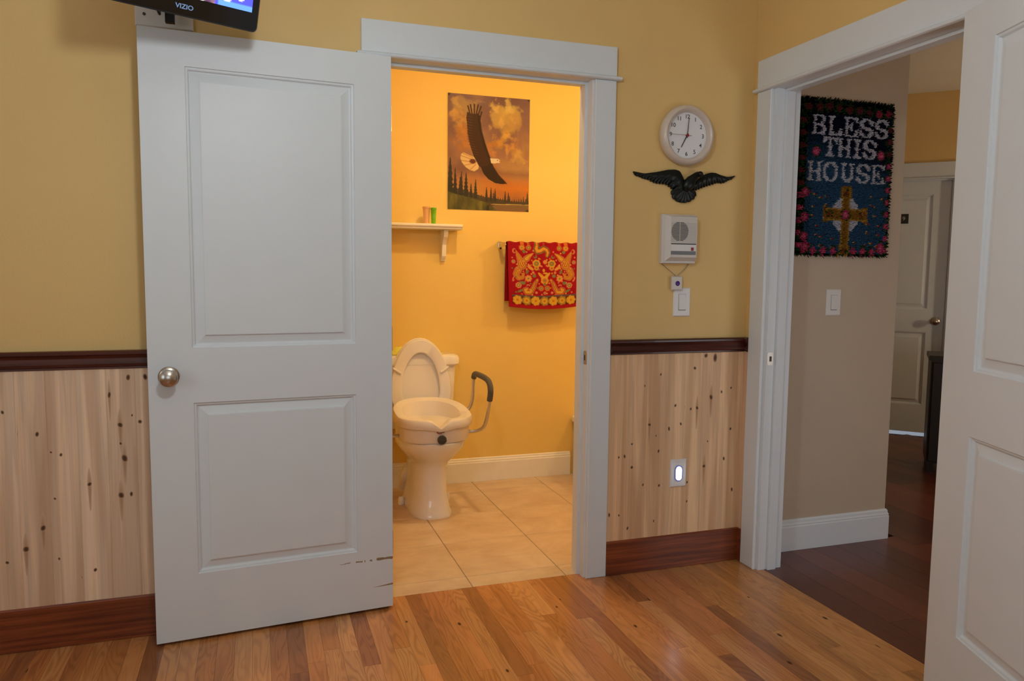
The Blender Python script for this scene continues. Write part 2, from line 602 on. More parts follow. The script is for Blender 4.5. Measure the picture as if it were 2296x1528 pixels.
# ------------------------------------------------------------------ oak strip floor
floor = thing('floor', 'varnished oak strip floor of the bedroom', 'floor', kind='structure')
B().box(XL, 1.85, YN, .045, -.06, -.019).obj('subfloor', 'subfloor', floor)
PW = 0.057
oak_tints = [lin(204, 140, 84), lin(198, 132, 76), lin(210, 148, 92), lin(194, 128, 72), lin(202, 134, 82), lin(212, 152, 96), lin(190, 124, 72)]
oak_dark = [lin(166, 108, 64), lin(156, 100, 62), lin(172, 110, 66)]
rest = B()
x = 1.85
ci = 0
NEAR_Y = -1.75
fr = random.Random(11)
while x > XL:
    x0 = max(x - PW, XL)
    y = 0.045
    while y > YN:
        L = fr.uniform(.32, .95)
        y0 = max(y - L, YN)
        if y0 - YN < .2:
            y0 = YN
        if y > NEAR_Y and x > -1.45:
            bb = B().box(x0 + .0003, x - .0003, y0 + .0003, y - .0003, -.019, 0)
            o = bb.obj('floorboard', 'oak', floor)
            c = fr.choice(oak_dark) if fr.random() < .14 else fr.choice(oak_tints)
            k = fr.uniform(.93, 1.07)
            # boards towards the hall threshold are a little paler and yellower
            if x > 1.5:
                c = tuple(a * .5 + b_ * .5 for a, b_ in zip(c, lin(206, 154, 88)))
            o.color = (c[0] * k, c[1] * k, c[2] * k, 1)
        else:
            rest.box(x0 + .0003, x - .0003, y0 + .0003, y - .0003, -.019, 0)
        y = y0
    x -= PW
o = rest.obj('floorboards', 'oak', floor)
o['kind'] = 'stuff'
o.color = (*lin(192, 134, 78), 1)

# small dark knots in single floorboards
for (kx, ky, r_) in [(.455, -.254, .010), (.275, -.18, .007), (1.22, -.275, .010), (.884, -.17, .006), (.847, -.229, .007), (1.062, -.462, .009), (1.774, -.617, .011), (1.795, -.848, .010), (1.611, -.374, .006), (1.522, -.678, .011), (.52, -.616, .009), (1.428, -.849, .010), (-.939, -.156, .012)]:
    for fo in floor.children:
        if not fo.name.startswith('floorboard.') and fo.name != 'floorboard':
            continue
        v0, v1 = fo.data.vertices[0].co, fo.data.vertices[6].co
        if v0.x <= kx <= v1.x and v0.y <= ky <= v1.y:
            rx_ = min(r_ * .7, kx - v0.x - .001, v1.x - kx - .001)
            if rx_ < .002:
                rx_ = .003
                kx = min(max(kx, v0.x + .004), v1.x - .004)
            bb, n = B(), 12
            vs_, cs_ = [(kx, ky, .0005)], [lin(58, 34, 20)]
            edge_c = tuple(v * .8 for v in fo.color[:3])
            for (k_, z_, c_) in ((.45, .00045, lin(70, 42, 24)), (1.0, .0003, edge_c)):
                for i in range(n):
                    t = 2 * PI * i / n
                    vs_.append((kx + rx_ * k_ * math.cos(t), ky + r_ * 1.5 * k_ * math.sin(t), z_)); cs_.append(c_)
            fs = [(0, 1 + i, 1 + (i + 1) % n) for i in range(n)] + [(1 + i, 1 + (i + 1) % n, 1 + n + (i + 1) % n, 1 + n + i) for i in range(n)]
            bb.add(vs_, fs); bb.c = cs_
            bb.obj('knot', 'knot', fo, 'all')
            break

# ------------------------------------------------------------------ wainscot, rail, dark baseboard
KN = []      # knots on the back wall: (x, z, rx, rz, tone)
def kpx(lst, x0, z0, sx, sz, shear=0.0):
    for (px, py, r) in lst:
        KN.append((x0 + sx * px, z0 - sz * py + shear * px, r * .55, r * .55, 0))
# left panel (crop origin (0,740), scale .515 px per crop px)
for (cx, cy, r) in [(320, 298, 11), (66, 453, 12), (150, 456, 10), (468, 292, 17), (519, 428, 13), (610, 416, 9), (210, 538, 6), (254, 551, 8), (541, 580, 16), (466, 596, 13), (382, 689, 11), (228, 745, 6), (527, 748, 14), (177, 873, 14), (103, 962, 14), (248, 1017, 6), (411, 1082, 8), (350, 1111, 6), (553, 215, 12), (632, 214, 11), (3, 356, 8), (522, 512, 6), (573, 386, 5), (22, 1015, 9), (574, 745, 9)]:
    px, py = cx * .515, 740 + cy * .515
    KN.append((-1.004 - .00006 * (py - 788) + .00129 * px, 1.011 - .001476 * (py - 788) - .00002 * px, r * .00072, r * .00072, 0))
# right panel (crop origin (1350,740), scale .3796)
for (cx, cy, r) in [(344, 279, 8), (430, 482, 10), (279, 594, 13), (393, 629, 11), (463, 603, 9), (317, 668, 6), (332, 768, 10), (136, 781, 10), (103, 784, 7), (177, 855, 11), (241, 974, 8), (335, 991, 10), (486, 494, 6), (522, 510, 9), (560, 506, 14), (545, 245, 12), (612, 165, 16), (668, 180, 20), (645, 440, 17), (709, 408, 9), (768, 384, 9), (767, 661, 10), (727, 860, 11), (605, 897, 14), (503, 992, 8), (501, 1119, 8), (780, 1079, 11), (103, 1150, 7), (48, 1139, 10), (152, 1240, 9), (304, 1218, 7), (626, 733, 6), (178, 708, 8), (252, 347, 6), (588, 440, 8)]:
    px, py = 1350 + cx * .3796, 740 + cy * .3796
    KN.append((1.169 + .00217 * (px - 1378) + .00005 * (py - 765), 1.002 - .00181 * (py - 765) + (px - 1378) * (-.00003 + (py - 765) * 2.6e-7) - .0 , r * .00062, r * .00068, 0))
pine_tints = [lin(234, 208, 180), lin(228, 200, 172), lin(238, 214, 188), lin(232, 202, 172), lin(226, 198, 170)]
pr = random.Random(5)
def plank_run(x_from, x_to, z0=.146, z1=.945):
    out = []
    x = x_from
    while x < x_to - .005:
        x1 = min(x + .089, x_to)
        g = .0014
        # V-jointed board with a shallow centre bead
        m = (x + x1) / 2
        pts = [(x + .00005, 0), (x + .00005, -.0110), (x + g, -.012), (m - .002, -.012), (m, -.0115), (m + .002, -.012), (x1 - g, -.012), (x1 - .00005, -.0110), (x1 - .00005, 0)]
        bb = B().loft([[(a, y - .0002, z0) for a, y in pts], [(a, y - .0002, z1) for a, y in pts]])
        o = bb.obj('plank', 'pine', wall_back)
        c = pr.choice(pine_tints)
        if x > 1:
            c = (c[0] * 1.0, c[1] * .92, c[2] * .78)
        o.color = (*c, 1)
        out.append((x, x1, o))
        x = x1
    return out
wo_ = B().box(XC - .012, XC - .0003, -.0455, -.0128, .146, .945).obj('plank', 'pine', wall_right)
wo_.color = (*[a * b_ for a, b_ in zip(lin(208, 182, 164), (1.03, .94, .78))], 1)
planks = plank_run(-2.4, .147) + plank_run(1.156, XC - .0005)
kr = random.Random(3)
for (kx, kz, rx, rz, tone) in KN:
    for (xa, xb, po) in planks:
        if xa + .004 < kx < xb - .004 and .17 < kz < .93:
            rx_ = min(rx, kx - xa - .004, xb - .004 - kx)
            rz_ = rz * kr.uniform(.9, 1.35)
            bb = B()
            n = 14
            prev = None
            cc = [lin(72, 50, 38), lin(104, 74, 54), lin(158, 122, 92), tuple(v * .97 for v in po.color[:3])]
            vs_, cs_ = [(kx, -.01245, kz)], [cc[0]]
            for ri, (fr_, yy) in enumerate(((.55, -.0124), (.8, -.0123), (1.15, -.01222))):
                for i in range(n):
                    t = 2 * PI * i / n
                    q = fr_ * (1 + .12 * math.sin(2 * t + kx * 90))
                    vs_.append((kx + rx_ * .86 * q * math.cos(t), yy, kz + rz_ * q * math.sin(t)))
                    cs_.append(cc[ri + 1])
            fs = [(0, 1 + i, 1 + (i + 1) % n) for i in range(n)]
            for k in range(2):
                for i in range(n):
                    j = (i + 1) % n
                    fs.append((1 + k * n + i, 1 + k * n + j, 1 + (k + 1) * n + j, 1 + (k + 1) * n + i))
            bb.add(vs_, fs)
            bb.c = cs_
            bb.obj('knot', 'knot', po, 'all')
            if rx > .0078:
                tl_ = min(.075, .95 * (kz - .16), .95 * (.93 - kz))
                sx = min(rx_ * .8, .008)
                if tl_ > .02:
                    base_c = po.color[:3]
                    vs_, cs_ = [(kx, -.01235, kz - .25 * tl_)], [tuple(a * b_ for a, b_ in zip(base_c, (.62, .50, .42)))]
                    for k_, y_, f_ in ((.5, -.01230, (.72, .60, .52)), (1.0, -.01222, (.88, .84, .80))):
                        for i in range(16):
                            t = 2 * PI * i / 16
                            vs_.append((kx + sx * k_ * math.cos(t) * (1 + .25 * math.sin(3 * t)), y_, kz - .25 * tl_ + tl_ * k_ * math.sin(t)))
                            cs_.append(tuple(a * b_ for a, b_ in zip(base_c, f_)))
                    fs = [(0, 1 + i, 1 + (i + 1) % 16) for i in range(16)] + [(1 + i, 1 + (i + 1) % 16, 17 + (i + 1) % 16, 17 + i) for i in range(16)]
                    g_ = B(); g_.add(vs_, fs); g_.c = cs_
                    g_.obj('grain_streak', 'knot', po, 'all')
            break

RAIL = [(0, 1.006), (-.024, 1.006), (-.030, 1.001), (-.030, .994), (-.023, .988), (-.020, .980), (-.024, .968), (-.028, .962), (-.026, .956), (-.017, .951), (-.0175, .946), (-.013, .943), (0, .943)]
for (xa, xb, nm) in ((XL, .147, 'trim_1'), (1.156, XC - .0005, 'trim_2')):
    o = B().loft([[(xa, y - .0125 * (0 if y == 0 else 0) - .0003, z) for y, z in RAIL], [(xb, y - .0003, z) for y, z in RAIL]]).obj(nm, 'rail', None, True)
    tag(o, 'dark cherry chair rail ' + ('left of the white bathroom door' if nm == 'trim_1' else 'between the two doorways, under the wall switch'), 'chair rail', kind='structure')
for (xa, xb, nm) in ((XL, .147, 'baseboard_back_left'), (1.156, XC - .0005, 'baseboard_back_right')):
    pts = [(0, .002), (-.018, .002), (-.018, .143), (-.014, .149), (0, .149)]
    o = B().loft([[(xa, y - .0003, z) for y, z in pts], [(xb, y - .0003, z) for y, z in pts]]).obj(nm, 'base')
    tag(o, 'reddish brown stained baseboard ' + ('left of the open bathroom door' if xa == XL else 'between the bathroom and hall doorways'), 'baseboard', kind='structure')
tag(B().loft([[(XC + y - .0003, -.0455, z) for y, z in RAIL], [(XC + y - .0003, -.0315, z) for y, z in RAIL]]).obj('trim_6', 'rail', None, True), 'short dark cherry rail end in the corner beside the hall door casing', 'chair rail', kind='structure')
tag(B().box(XC - .018, XC - .0003, -.0455, -.0190, .002, .149).obj('baseboard_right_corner', 'base'), 'short reddish brown baseboard end beside the hall door casing', 'baseboard', kind='structure')
for nm, (xa, xb, ya, yb), lb in (('baseboard_left', (XL, XL + .018, YN, -.02), 'along the side wall'), ('baseboard_front', (XL + .02, 1.78, YN, YN + .018), 'along the wall behind the camera'), ('baseboard_right', (XC - .018, XC, YN + .02, -1.2), 'along the right wall past the hall door')):
    tag(B().box(xa, xb, ya, yb, .002, .149).obj(nm, 'base'), 'reddish brown stained baseboard ' + lb, 'baseboard', kind='structure')

# ------------------------------------------------------------------ door frames
def casing_set(root, w0, w1, fl, right_only=False):
    """casings and header in a local frame: X along wall, -Y out of wall; w0<w1 outer casing edges"""
    cw = .091
    for (a, c_) in ((w0, w0 + cw), (w1 - cw, w1)):
        B().cbox(a, c_, -.0185, -.0003, .0, 2.046, .0025, '-y').obj('casing', 'trim', root)
    B().cbox(w0, w1, -.021, -.0003, 2.0625, 2.176, .002, '-y').obj('header_board', 'trim', root)
    pts = [(-.0003, 2.0465), (-.024, 2.0465), (-.031, 2.050), (-.033, 2.0545), (-.031, 2.059), (-.024, 2.0622), (-.0003, 2.0622)]
    B().loft([[(w0 - .016, y, z) for y, z in pts], [(w1 + .018, y, z) for y, z in pts]]).obj('header_bead', 'trim', root)


def jamb_set(root, a, c_, depth, zt, stop0, stop1):
    """jamb boards lining an opening a..c_ (inner faces), local frame as above, wall from y=0 to depth"""
    th = .019
    for (x0, x1, s) in ((a - th, a, 1), (c_, c_ + th, -1)):
        B().box(x0, x1, -.0003, depth + .002, 0, zt + th).obj('jamb', 'trim', root)
        xs = (x1, x1 + .0115) if s == 1 else (x0 - .0115, x0)
        B().box(xs[0] + (.0002 if s == 1 else 0), xs[1] - (.0002 if s == -1 else 0), stop0, stop1, 0, zt - .0005).obj('door_stop', 'trim', root)
    B().box(a, c_, -.0003, depth + .002, zt, zt + th).obj('head_jamb', 'trim', root)
    B().box(a + .012, c_ - .012, stop0, stop1, zt - .0117, zt - .0002).obj('door_stop', 'trim', root)


f1 = thing('trim_3', 'white door casing with flat header around the bathroom doorway', 'door frame', kind='structure')
casing_set(f1, .147, 1.156, 1)
jamb_set(f1, .2465, 1.0575, T1, 2.047, .042, .082)
f2 = thing('trim_4', 'white door casing with flat header around the hall doorway', 'door frame', (XC, 0, 0), -PI / 2, kind='structure')
# local X -> world -Y, local -Y -> world -X
casing_set(f2, .046, 1.178, 1)
jamb_set(f2, .152, 1.073, X2 - XC, 2.047, .042, .082)


def strike(root, x, y, z, s):
    t = B()
    pts = []
    for i in range(24):
        a = 2 * PI * i / 24
        pts.append((y + .0155 * math.copysign(abs(math.cos(a)) ** .35, math.cos(a)), z + .028 * math.copysign(abs(math.sin(a)) ** .45, math.sin(a))))
    t.prism(pts, x, x + s * .0016, 'x')
    p = t.obj('strike_plate', 'nickel', root)
    B().box(min(x + s * .0014, x + s * .002), max(x + s * .0014, x + s * .002), y - .004, y + .007, z - .011, z + .011).obj('latch_hole', 'slot', p)


strike(f1, 1.0575, .018, .932, -1)
strike(f2, .152, .018, .925, 1)

# ------------------------------------------------------------------ doors
def door_leaf(root, W, side, mat, hgt=2.03, z0=.012, stile=.133):
    """two-panel door: local X from hinge, visible face at y=0, body towards -side*Y"""
    TH = .035
    u0, u1 = stile, W - stile - .003
    rows = [(.24, .832), (1.017, 1.932)]
    y_of = lambda d: -side * d
    leaf = B()
    for (ya, sgn) in ((0, 1), (TH, -1)):
        yy = lambda d: y_of(ya + sgn * d)
        def quad(a, c_, e, g):
            leaf.add([(a, yy(0), e), (c_, yy(0), e), (c_, yy(0), g), (a, yy(0), g)], [(0, 1, 2, 3)])
        zt = z0 + hgt
        quad(0, u0, z0, zt); quad(u1, W, z0, zt)
        quad(u0, u1, z0, rows[0][0]); quad(u0, u1, rows[0][1], rows[1][0]); quad(u0, u1, rows[1][1], zt)
    zt = z0 + hgt
    a, c_ = y_of(0), y_of(TH)
    leaf.add([(0, a, z0), (0, c_, z0), (0, c_, zt), (0, a, zt)], [(0, 1, 2, 3)])
    leaf.add([(W, a, z0), (W, c_, z0), (W, c_, zt), (W, a, zt)], [(0, 1, 2, 3)])
    leaf.add([(0, a, zt), (W, a, zt), (W, c_, zt), (0, c_, zt)], [(0, 1, 2, 3)])
    leaf.add([(0, a, z0), (W, a, z0), (W, c_, z0), (0, c_, z0)], [(0, 1, 2, 3)])
    lo = leaf.obj('leaf', mat, root)
    for (za, zb) in rows:
        p = B()
        for (ya, sgn) in ((0, 1), (TH, -1)):
            rings = []
            for (k, d) in ((0, 0), (.0015, .0048), (.008, .0058), (.012, .0125), (.015, .0130), (.042, .0070), (.0424, .0026), (.046, .0020)):
                rings.append([(u0 + k, y_of(ya + sgn * d), za + k), (u1 - k, y_of(ya + sgn * d), za + k), (u1 - k, y_of(ya + sgn * d), zb - k), (u0 + k, y_of(ya + sgn * d), zb - k)])
            p.loft(rings, False, True)
        p.obj('panel', M['door'] if mat != 'door_chip' else M['door'], root)
    return lo


def knob(root, u, z, side, TH=.035, both=True):
    for s in ((1, -1) if both else (1,)):
        base = 0 if s == 1 else TH
        sg = side * s
        k = B()
        off = -side * base
        k.lathe([(.002, off), (.032, off), (.033, off + sg * .004), (.028, off + sg * .009), (.013, off + sg * .011), (.011, off + sg * .028), (.016, off + sg * .034), (.0255, off + sg * .042), (.0285, off + sg * .052), (.0265, off + sg * .061), (.018, off + sg * .067), (.008, off + sg * .0695), (.001, off + sg * .070)], 'y', 32, (u, 0, z))
        ko = k.obj('knob', 'nickel', root, True)


def hinges(root, side, x=-.004):
    for z in (.25, 1.03, 1.83):
        hb = B()
        hb.lathe([(.0055, z - .045), (.0055, z + .045)], 'z', 10, (x, -side * .030, 0))
        hb.obj('hinge', 'nickel', root, True)


A1 = math.radians(180 + 4.49)
d1 = thing('door_1', 'white two-panel bathroom door swung open flat against the left wall, chipped at its lower corner', 'door', (.2461, -.056, 0), A1, kind='structure')
door_leaf(d1, .8145, 1, 'door_chip')
knob(d1, .752, .925, 1)
hinges(d1, 1)
a2 = math.radians(20)
d2 = thing('door_2', 'white two-panel hall door standing open in the right foreground', 'door', (1.73, -1.10, 0), math.atan2(-math.cos(a2), -math.sin(a2)), kind='structure')
door_leaf(d2, .914, -1, 'door', stile=.155)
knob(d2, .85, .925, -1)
hinges(d2, -1)

# ------------------------------------------------------------------ bathroom shell
BX0, BX1, BY = -.3, 2.55, 1.55
tag(B().box(BX0 - .12, 2.61, BY, BY + .12, 0, CEIL).obj('wall_bathroom_back', 'yellow_bath'), 'bright yellow bathroom wall behind the toilet', 'wall', kind='structure')
tag(B().box(BX0 - .12, BX0, T1, BY, 0, CEIL).obj('wall_bathroom_left', 'yellow_bath'), 'yellow bathroom side wall left of the toilet', 'wall', kind='structure')
tag(B().box(BX1, 2.61, T1 + .0005, BY, 0, CEIL).obj('wall_bathroom_right', 'yellow_bath'), 'yellow bathroom side wall behind the tub', 'wall', kind='structure')
tag(B().box(BX0 - .12, 2.61, T1, BY + .12, CEIL, CEIL + .1).obj('ceiling_bathroom', 'ceil'), 'white bathroom ceiling', 'ceiling', kind='structure')
fb = thing('floor_bathroom', 'sand coloured ceramic tile floor of the bathroom', 'floor', kind='structure')
B().box(BX0, BX1, .045, BY, -.06, -.0022).obj('grout_bed', 'grout', fb)
xj = [BX0, -.23, .18, .59, 1.0, 1.41, 1.82, 2.23, BX1]
yj = [.045, .155, .56, .965, 1.37, BY]
for i in range(len(xj) - 1):
    for j in range(len(yj) - 1):
        g = .0014
        B().cbox(xj[i] + g, xj[i + 1] - g, yj[j] + (g if j else 0), yj[j + 1] - g, -.012, 0, .0012, '+z').obj('tile', 'tile', fb)
BBP = [(0, 0), (-.015, 0), (-.015, .116), (-.012, .122), (-.0125, .128), (-.008, .135), (-.007, .143), (-.003, .147), (0, .147)]
o = B().loft([[(BX0 + .0005, BY + y - .0003, z + .0005) for y, z in BBP], [(1.65, BY + y - .0003, z + .0005) for y, z in BBP]]).obj('baseboard_bathroom', 'bath_trim')
tag(o, 'white moulded baseboard below the yellow bathroom wall', 'baseboard', kind='structure')

# tub at the far right end of the bathroom
tb = thing('bathtub', 'white bathtub end at the right edge of the bathroom doorway', 'bathtub', (1.655, .75, 0))
t = B()
def rrect(x0, x1, y0, y1, z, r=.06, n=5):
    pts = []
    for (cx, cy, a0) in ((x1 - r, y1 - r, 0), (x0 + r, y1 - r, PI / 2), (x0 + r, y0 + r, PI), (x1 - r, y0 + r, 1.5 * PI)):
        for i in range(n + 1):
            a = a0 + PI / 2 * i / n
            pts.append((cx + r * math.cos(a), cy + r * math.sin(a), z))
    return pts
t.loft([rrect(.012, .87, -.6, .79, .0, .01), rrect(.012, .87, -.6, .79, .33, .01), rrect(0, .875, -.6, .795, .345, .015), rrect(0, .875, -.6, .795, .372, .015), rrect(.008, .87, -.595, .79, .38, .015),
        rrect(.08, .78, -.5, .70, .38, .1), rrect(.10, .76, -.46, .66, .30, .1), rrect(.16, .70, -.38, .58, .10, .1), rrect(.2, .66, -.32, .5, .07, .1)])
t.obj('basin', 'tub', tb, True)
dr = B().lathe([(.001, .0712), (.028, .0712), (.03, .074), (.001, .075)], 'z', 20, (.43, .45, 0)).obj('drain', 'chrome', tb, True)

# ------------------------------------------------------------------ toilet
def egg(cx, yf, yb, z, hw, n=40, e=1.0, bow=.5):
    """egg ring: front at yf (towards the room), back at yb; widest point at fraction bow from back"""
    ym = yb + (yf - yb) * bow
    pts = []
    for i in range(n):
        a = 2 * PI * i / n
        c_, s = math.cos(a), math.sin(a)
        x_ = hw * math.copysign(abs(c_) ** e, c_)
        y_ = ym + ((yf - ym) if s < 0 else (yb - ym)) * abs(s) ** e
        pts.append((cx + x_, y_, z))
    return pts


TX = .637
to = thing('toilet', 'white porcelain toilet with its seat and lid raised, facing the bathroom doorway', 'toilet', (TX, 1.2, 0))
q = lambda yf, yb, z, hw, e=.8, bow=.5: [(x_, y_ - 1.2, z_) for x_, y_, z_ in egg(0, yf, yb, z, hw, 40, e, bow)]
bl = B()
bl.loft([q(.915, 1.42, .0, .112, .62), q(.918, 1.42, .02, .112, .62), q(.928, 1.42, .035, .104, .62), q(.945, 1.41, .12, .090, .66), q(.950, 1.41, .20, .088, .7), q(.940, 1.40, .255, .093, .74), q(.925, 1.39, .285, .104, .8),
         q(.895, 1.38, .31, .128, .85), q(.85, 1.36, .345, .158, .92), q(.822, 1.34, .378, .178, .96), q(.808, 1.34, .402, .184, 1.0), q(.806, 1.34, .412, .184, 1.0), q(.815, 1.335, .418, .178, 1.0),
         q(.86, 1.20, .418, .13, 1.0), q(.90, 1.17, .36, .11, 1.0), q(.96, 1.12, .26, .06, 1.0)])
bl.obj('bowl', 'porcelain', to, True)
# trapway bulges on both sides of the pedestal
for s in (-1, 1):
    tr = B().tube([(s * .072, .07, .20), (s * .084, .11, .14), (s * .086, .16, .09), (s * .084, .19, .05)], .028, 14)
    tr.obj('trapway', 'porcelain', to, True)
    B().lathe([(.001, .046), (.013, .044), (.018, .034), (.018, .001)], 'z', 14, (s * .128, .02, 0)).obj('bolt_cap', 'porcelain', to, True)
tk = B()
def rr(hw, y0, y1, z, r):
    return rrect(-hw, hw, y0 - 1.2, y1 - 1.2, z, r)
tk.loft([rr(.19, 1.36, 1.53, .395, .04), rr(.205, 1.35, 1.535, .43, .05), rr(.222, 1.345, 1.538, .745, .055)])
tk.obj('tank', 'porcelain', to, True)
tl = B()
tl.loft([rr(.232, 1.335, 1.542, .746, .055), rr(.240, 1.327, 1.544, .756, .06), rr(.240, 1.327, 1.544, .785, .06), rr(.234, 1.333, 1.54, .800, .06), rr(.215, 1.35, 1.525, .808, .05)])
tl.obj('tank_lid', 'porcelain', to, True)
lv = B(); lv.lathe([(.012, .142), (.012, .152)], 'y', 14, (-.165, 0, .70)); lv.tube([(-.165, .138, .70), (-.135, .134, .698), (-.10, .134, .695)], .006, 8)
lv.obj('flush_lever', 'chrome', to, True)
# seat ring and lid, both folded up and leaning on the tank
def up_egg(hw_b, z0, z1, y, n=44, wide=.36, x0=0):
    zm = z0 + (z1 - z0) * wide
    pts = []
    for i in range(n):
        a = 2 * PI * i / n
        s = math.sin(a)
        pts.append((x0 + hw_b * math.cos(a), y, zm + ((z1 - zm) if s > 0 else (zm - z0)) * s))
    return pts
lean = Matrix.Rotation(math.radians(-7), 4, 'X')
def lean_obj(bb, name, mat):
    o = bb.obj(name, mat, to, True)
    o.location = (0, 1.285 - 1.2, .44)
    o.rotation_euler = (math.radians(-6), 0, 0)
    return o
ri = B()
ring_prof = [(1.0, -.006), (.985, -.012), (.95, -.014), None]
outer = lambda k, y: up_egg(.172 * k, .0 + (1 - k) * .05, .462 - (1 - k) * .2, y)
inner = lambda k, y: up_egg(.106 * k, .062 - (k - 1) * .06, .386 + (k - 1) * .06, y)
ri.loft([outer(1.0, .004), outer(1.0, -.008), outer(.975, -.015), inner(1.10, -.016), inner(1.02, -.012), inner(1.0, -.004), inner(1.0, .006)], False, False)
ri.loft([outer(1.0, .004), inner(1.0, .006)], False, False)
so = lean_obj(ri, 'seat_ring', 'seat_plastic')
for s in (-1, 1):
    bp = B().tube([(s * .158, -.0175, .305), (s * .112, -.0175, .275)], .007, 8, False)
    bo = bp.obj('bumper', 'seat_plastic', so, True)
ld = B().loft([up_egg(.174, -.005, .468, .010), up_egg(.178, -.01, .472, .016), up_egg(.178, -.01, .472, .022), up_egg(.168, .0, .462, .030)])
lean_obj(ld, 'lid', 'seat_plastic')
for s in (-1, 1):
    B().box(s * .075 - .02, s * .075 + .02, .062, .118, .418, .452).obj('seat_hinge', 'seat_plastic', to)

# raised toilet seat clamped on the bowl
rs = thing('raised_toilet_seat', 'off-white raised toilet seat with grey gripped armrests clamped on the toilet bowl', 'toilet seat', (TX, 1.2, .41))
n = 72
def rsr(yf, yb, hw, zf, e=.80):
    out = []
    for (x_, y_, z_) in egg(0, yf, yb, 0, hw, n, e, .55):
        t_ = (y_ - yf) / (yb - yf)
        out.append((x_, y_ - 1.2, zf(t_, x_) - .41))
    return out
low = lambda z: (lambda t_, x_: z)
vee = lambda t_, x_, w_=.050: max(0, 1 - abs(x_) / w_) if t_ < .5 else 0
top = lambda base, k=.046, r=.060: (lambda t_, x_: base + r * max(0, t_ - .30) - k * vee(t_, x_))
und = lambda base: (lambda t_, x_: base - .012 * vee(t_, x_, .075))
body = B()
body.loft([rsr(.845, 1.235, .165, low(.4195)), rsr(.822, 1.25, .181, low(.4195)), rsr(.815, 1.255, .184, low(.43)), rsr(.811, 1.258, .186, und(.490))], True, True)
bo = body.obj('riser_body', 'riser_plastic', rs, True)
rim = B()
rim.loft([rsr(.808, 1.262, .189, und(.4905)), rsr(.797, 1.27, .197, und(.496)), rsr(.793, 1.272, .200, und(.508)), rsr(.795, 1.271, .199, top(.532, .034)), rsr(.801, 1.266, .195, top(.540, .042)), rsr(.815, 1.255, .186, top(.543, .046)), rsr(.868, 1.222, .150, top(.535, .046, .05)), rsr(.876, 1.216, .143, top(.526, .040, .04)), rsr(.885, 1.205, .128, low(.4915))], True, True)
rim.obj('seat_rim', 'riser_plastic', rs, True)
kb = B().lathe([(.001, 0), (.021, 0), (.023, -.004), (.023, -.012), (.020, -.016), (.001, -.016)], 'y', 26, (.003, .811 - 1.2, .442 - .41))
ko = kb.obj('clamp_knob', 'dark_grey', rs, True)
B().add([(-.018, -.409, .036), (.024, -.409, .029), (.024, -.409, .024), (-.018, -.409, .031), (-.018, -.4035, .036), (.024, -.4035, .029), (.024, -.4035, .024), (-.018, -.4035, .031)], [(0, 1, 2, 3), (0, 4, 5, 1), (1, 5, 6, 2), (2, 6, 7, 3), (3, 7, 4, 0)]).obj('knob_bar', 'dark_grey', ko)
lg = B()
arc = [(-.006 + .017 * math.cos(a), .070 + .0075 * math.sin(a)) for a in np.linspace(1.9, 5.3, 14)]
arc2 = [(-.004 + .0145 * math.cos(a), .0705 + .0055 * math.sin(a)) for a in np.linspace(5.3, 1.9, 14)]
lg.prism(arc + arc2, -.3935, -.388, 'y')
lo_ = lg.obj('logo_swoosh', 'logo_red', bo)
bar = B()
for i in range(4):
    bar.box(-.004 + i * .0052, .0002 + i * .0052, -.3935, -.388, .068, .0745)
bar.obj('logo_letters', 'logo_dark', bo)
def arm(s):
    path = [(.165, -.22, .440), (.215, -.235, .442), (.252, -.255, .458), (.264, -.285, .50), (.266, -.335, .60), (.264, -.365, .675), (.262, -.345, .715), (.262, -.27, .728), (.262, -.115, .728), (.262, -.062, .716), (.262, -.048, .68), (.260, -.042, .60), (.250, -.038, .545), (.225, -.036, .515), (.180, -.035, .50)]
    pts = [(s * x_, y_, z_ - .41) for x_, y_, z_ in path]
    ar = B().tube(pts, .0095, 12, True, 5).obj('armrest', 'alu', rs, True)
    gp = [(s * x_, y_, z_ - .41) for x_, y_, z_ in [(.2655, -.345, .622), (.264, -.365, .675), (.262, -.345, .715), (.262, -.27, .728), (.262, -.115, .728), (.262, -.070, .720), (.262, -.054, .70)]]
    B().tube(gp, .0152, 14, True, 6).obj('grip', 'grip', ar, True)
arm(1); arm(-1)

# yellow cloth lying on the tank
cl = B()
nx, ny = 30, 12
rc = random.Random(4)
ph = [rc.uniform(0, 6) for _ in range(6)]
vs_ = []
for layer in (0, 1):
    for j in range(ny):
        for i in range(nx):
            u, v = i / (nx - 1), j / (ny - 1)
            edge = min(1, 6 * min(u, 1 - u)) * min(1, 4 * min(v, 1 - v))
            wob = .5 + .28 * math.sin(9 * u + ph[0] + 2 * v) + .22 * math.sin(17 * u - 5 * v + ph[1]) + .12 * math.sin(31 * u + 9 * v + ph[2])
            big = .45 + .55 * (abs(u - .5) * 2) ** .8
            h = .003 + layer * (.004 + edge * (.016 + .050 * max(0, wob) * big))
            vs_.append((-.15 + .29 * u + .008 * math.sin(11 * v + ph[3]), -.055 + .12 * v + .010 * math.sin(8 * u + ph[4]), h))
fs = []
for layer in (0, 1):
    o_ = layer * nx * ny
    for j in range(ny - 1):
        for i in range(nx - 1):
            fs.append((o_ + j * nx + i, o_ + j * nx + i + 1, o_ + (j + 1) * nx + i + 1, o_ + (j + 1) * nx + i))
per = [i for i in range(nx)] + [j * nx + nx - 1 for j in range(1, ny)] + [(ny - 1) * nx + i for i in range(nx - 2, -1, -1)] + [j * nx for j in range(ny - 2, 0, -1)]
for k in range(len(per)):
    a, c_ = per[k], per[(k + 1) % len(per)]
    fs.append((a, c_, c_ + nx * ny, a + nx * ny))
cl.add(vs_, fs)
o = cl.obj('cloth', 'cloth', None, 'all', (.637, 1.43, .8065))
tag(o, 'crumpled yellow cloth lying on the toilet tank behind the raised lid', 'cloth')

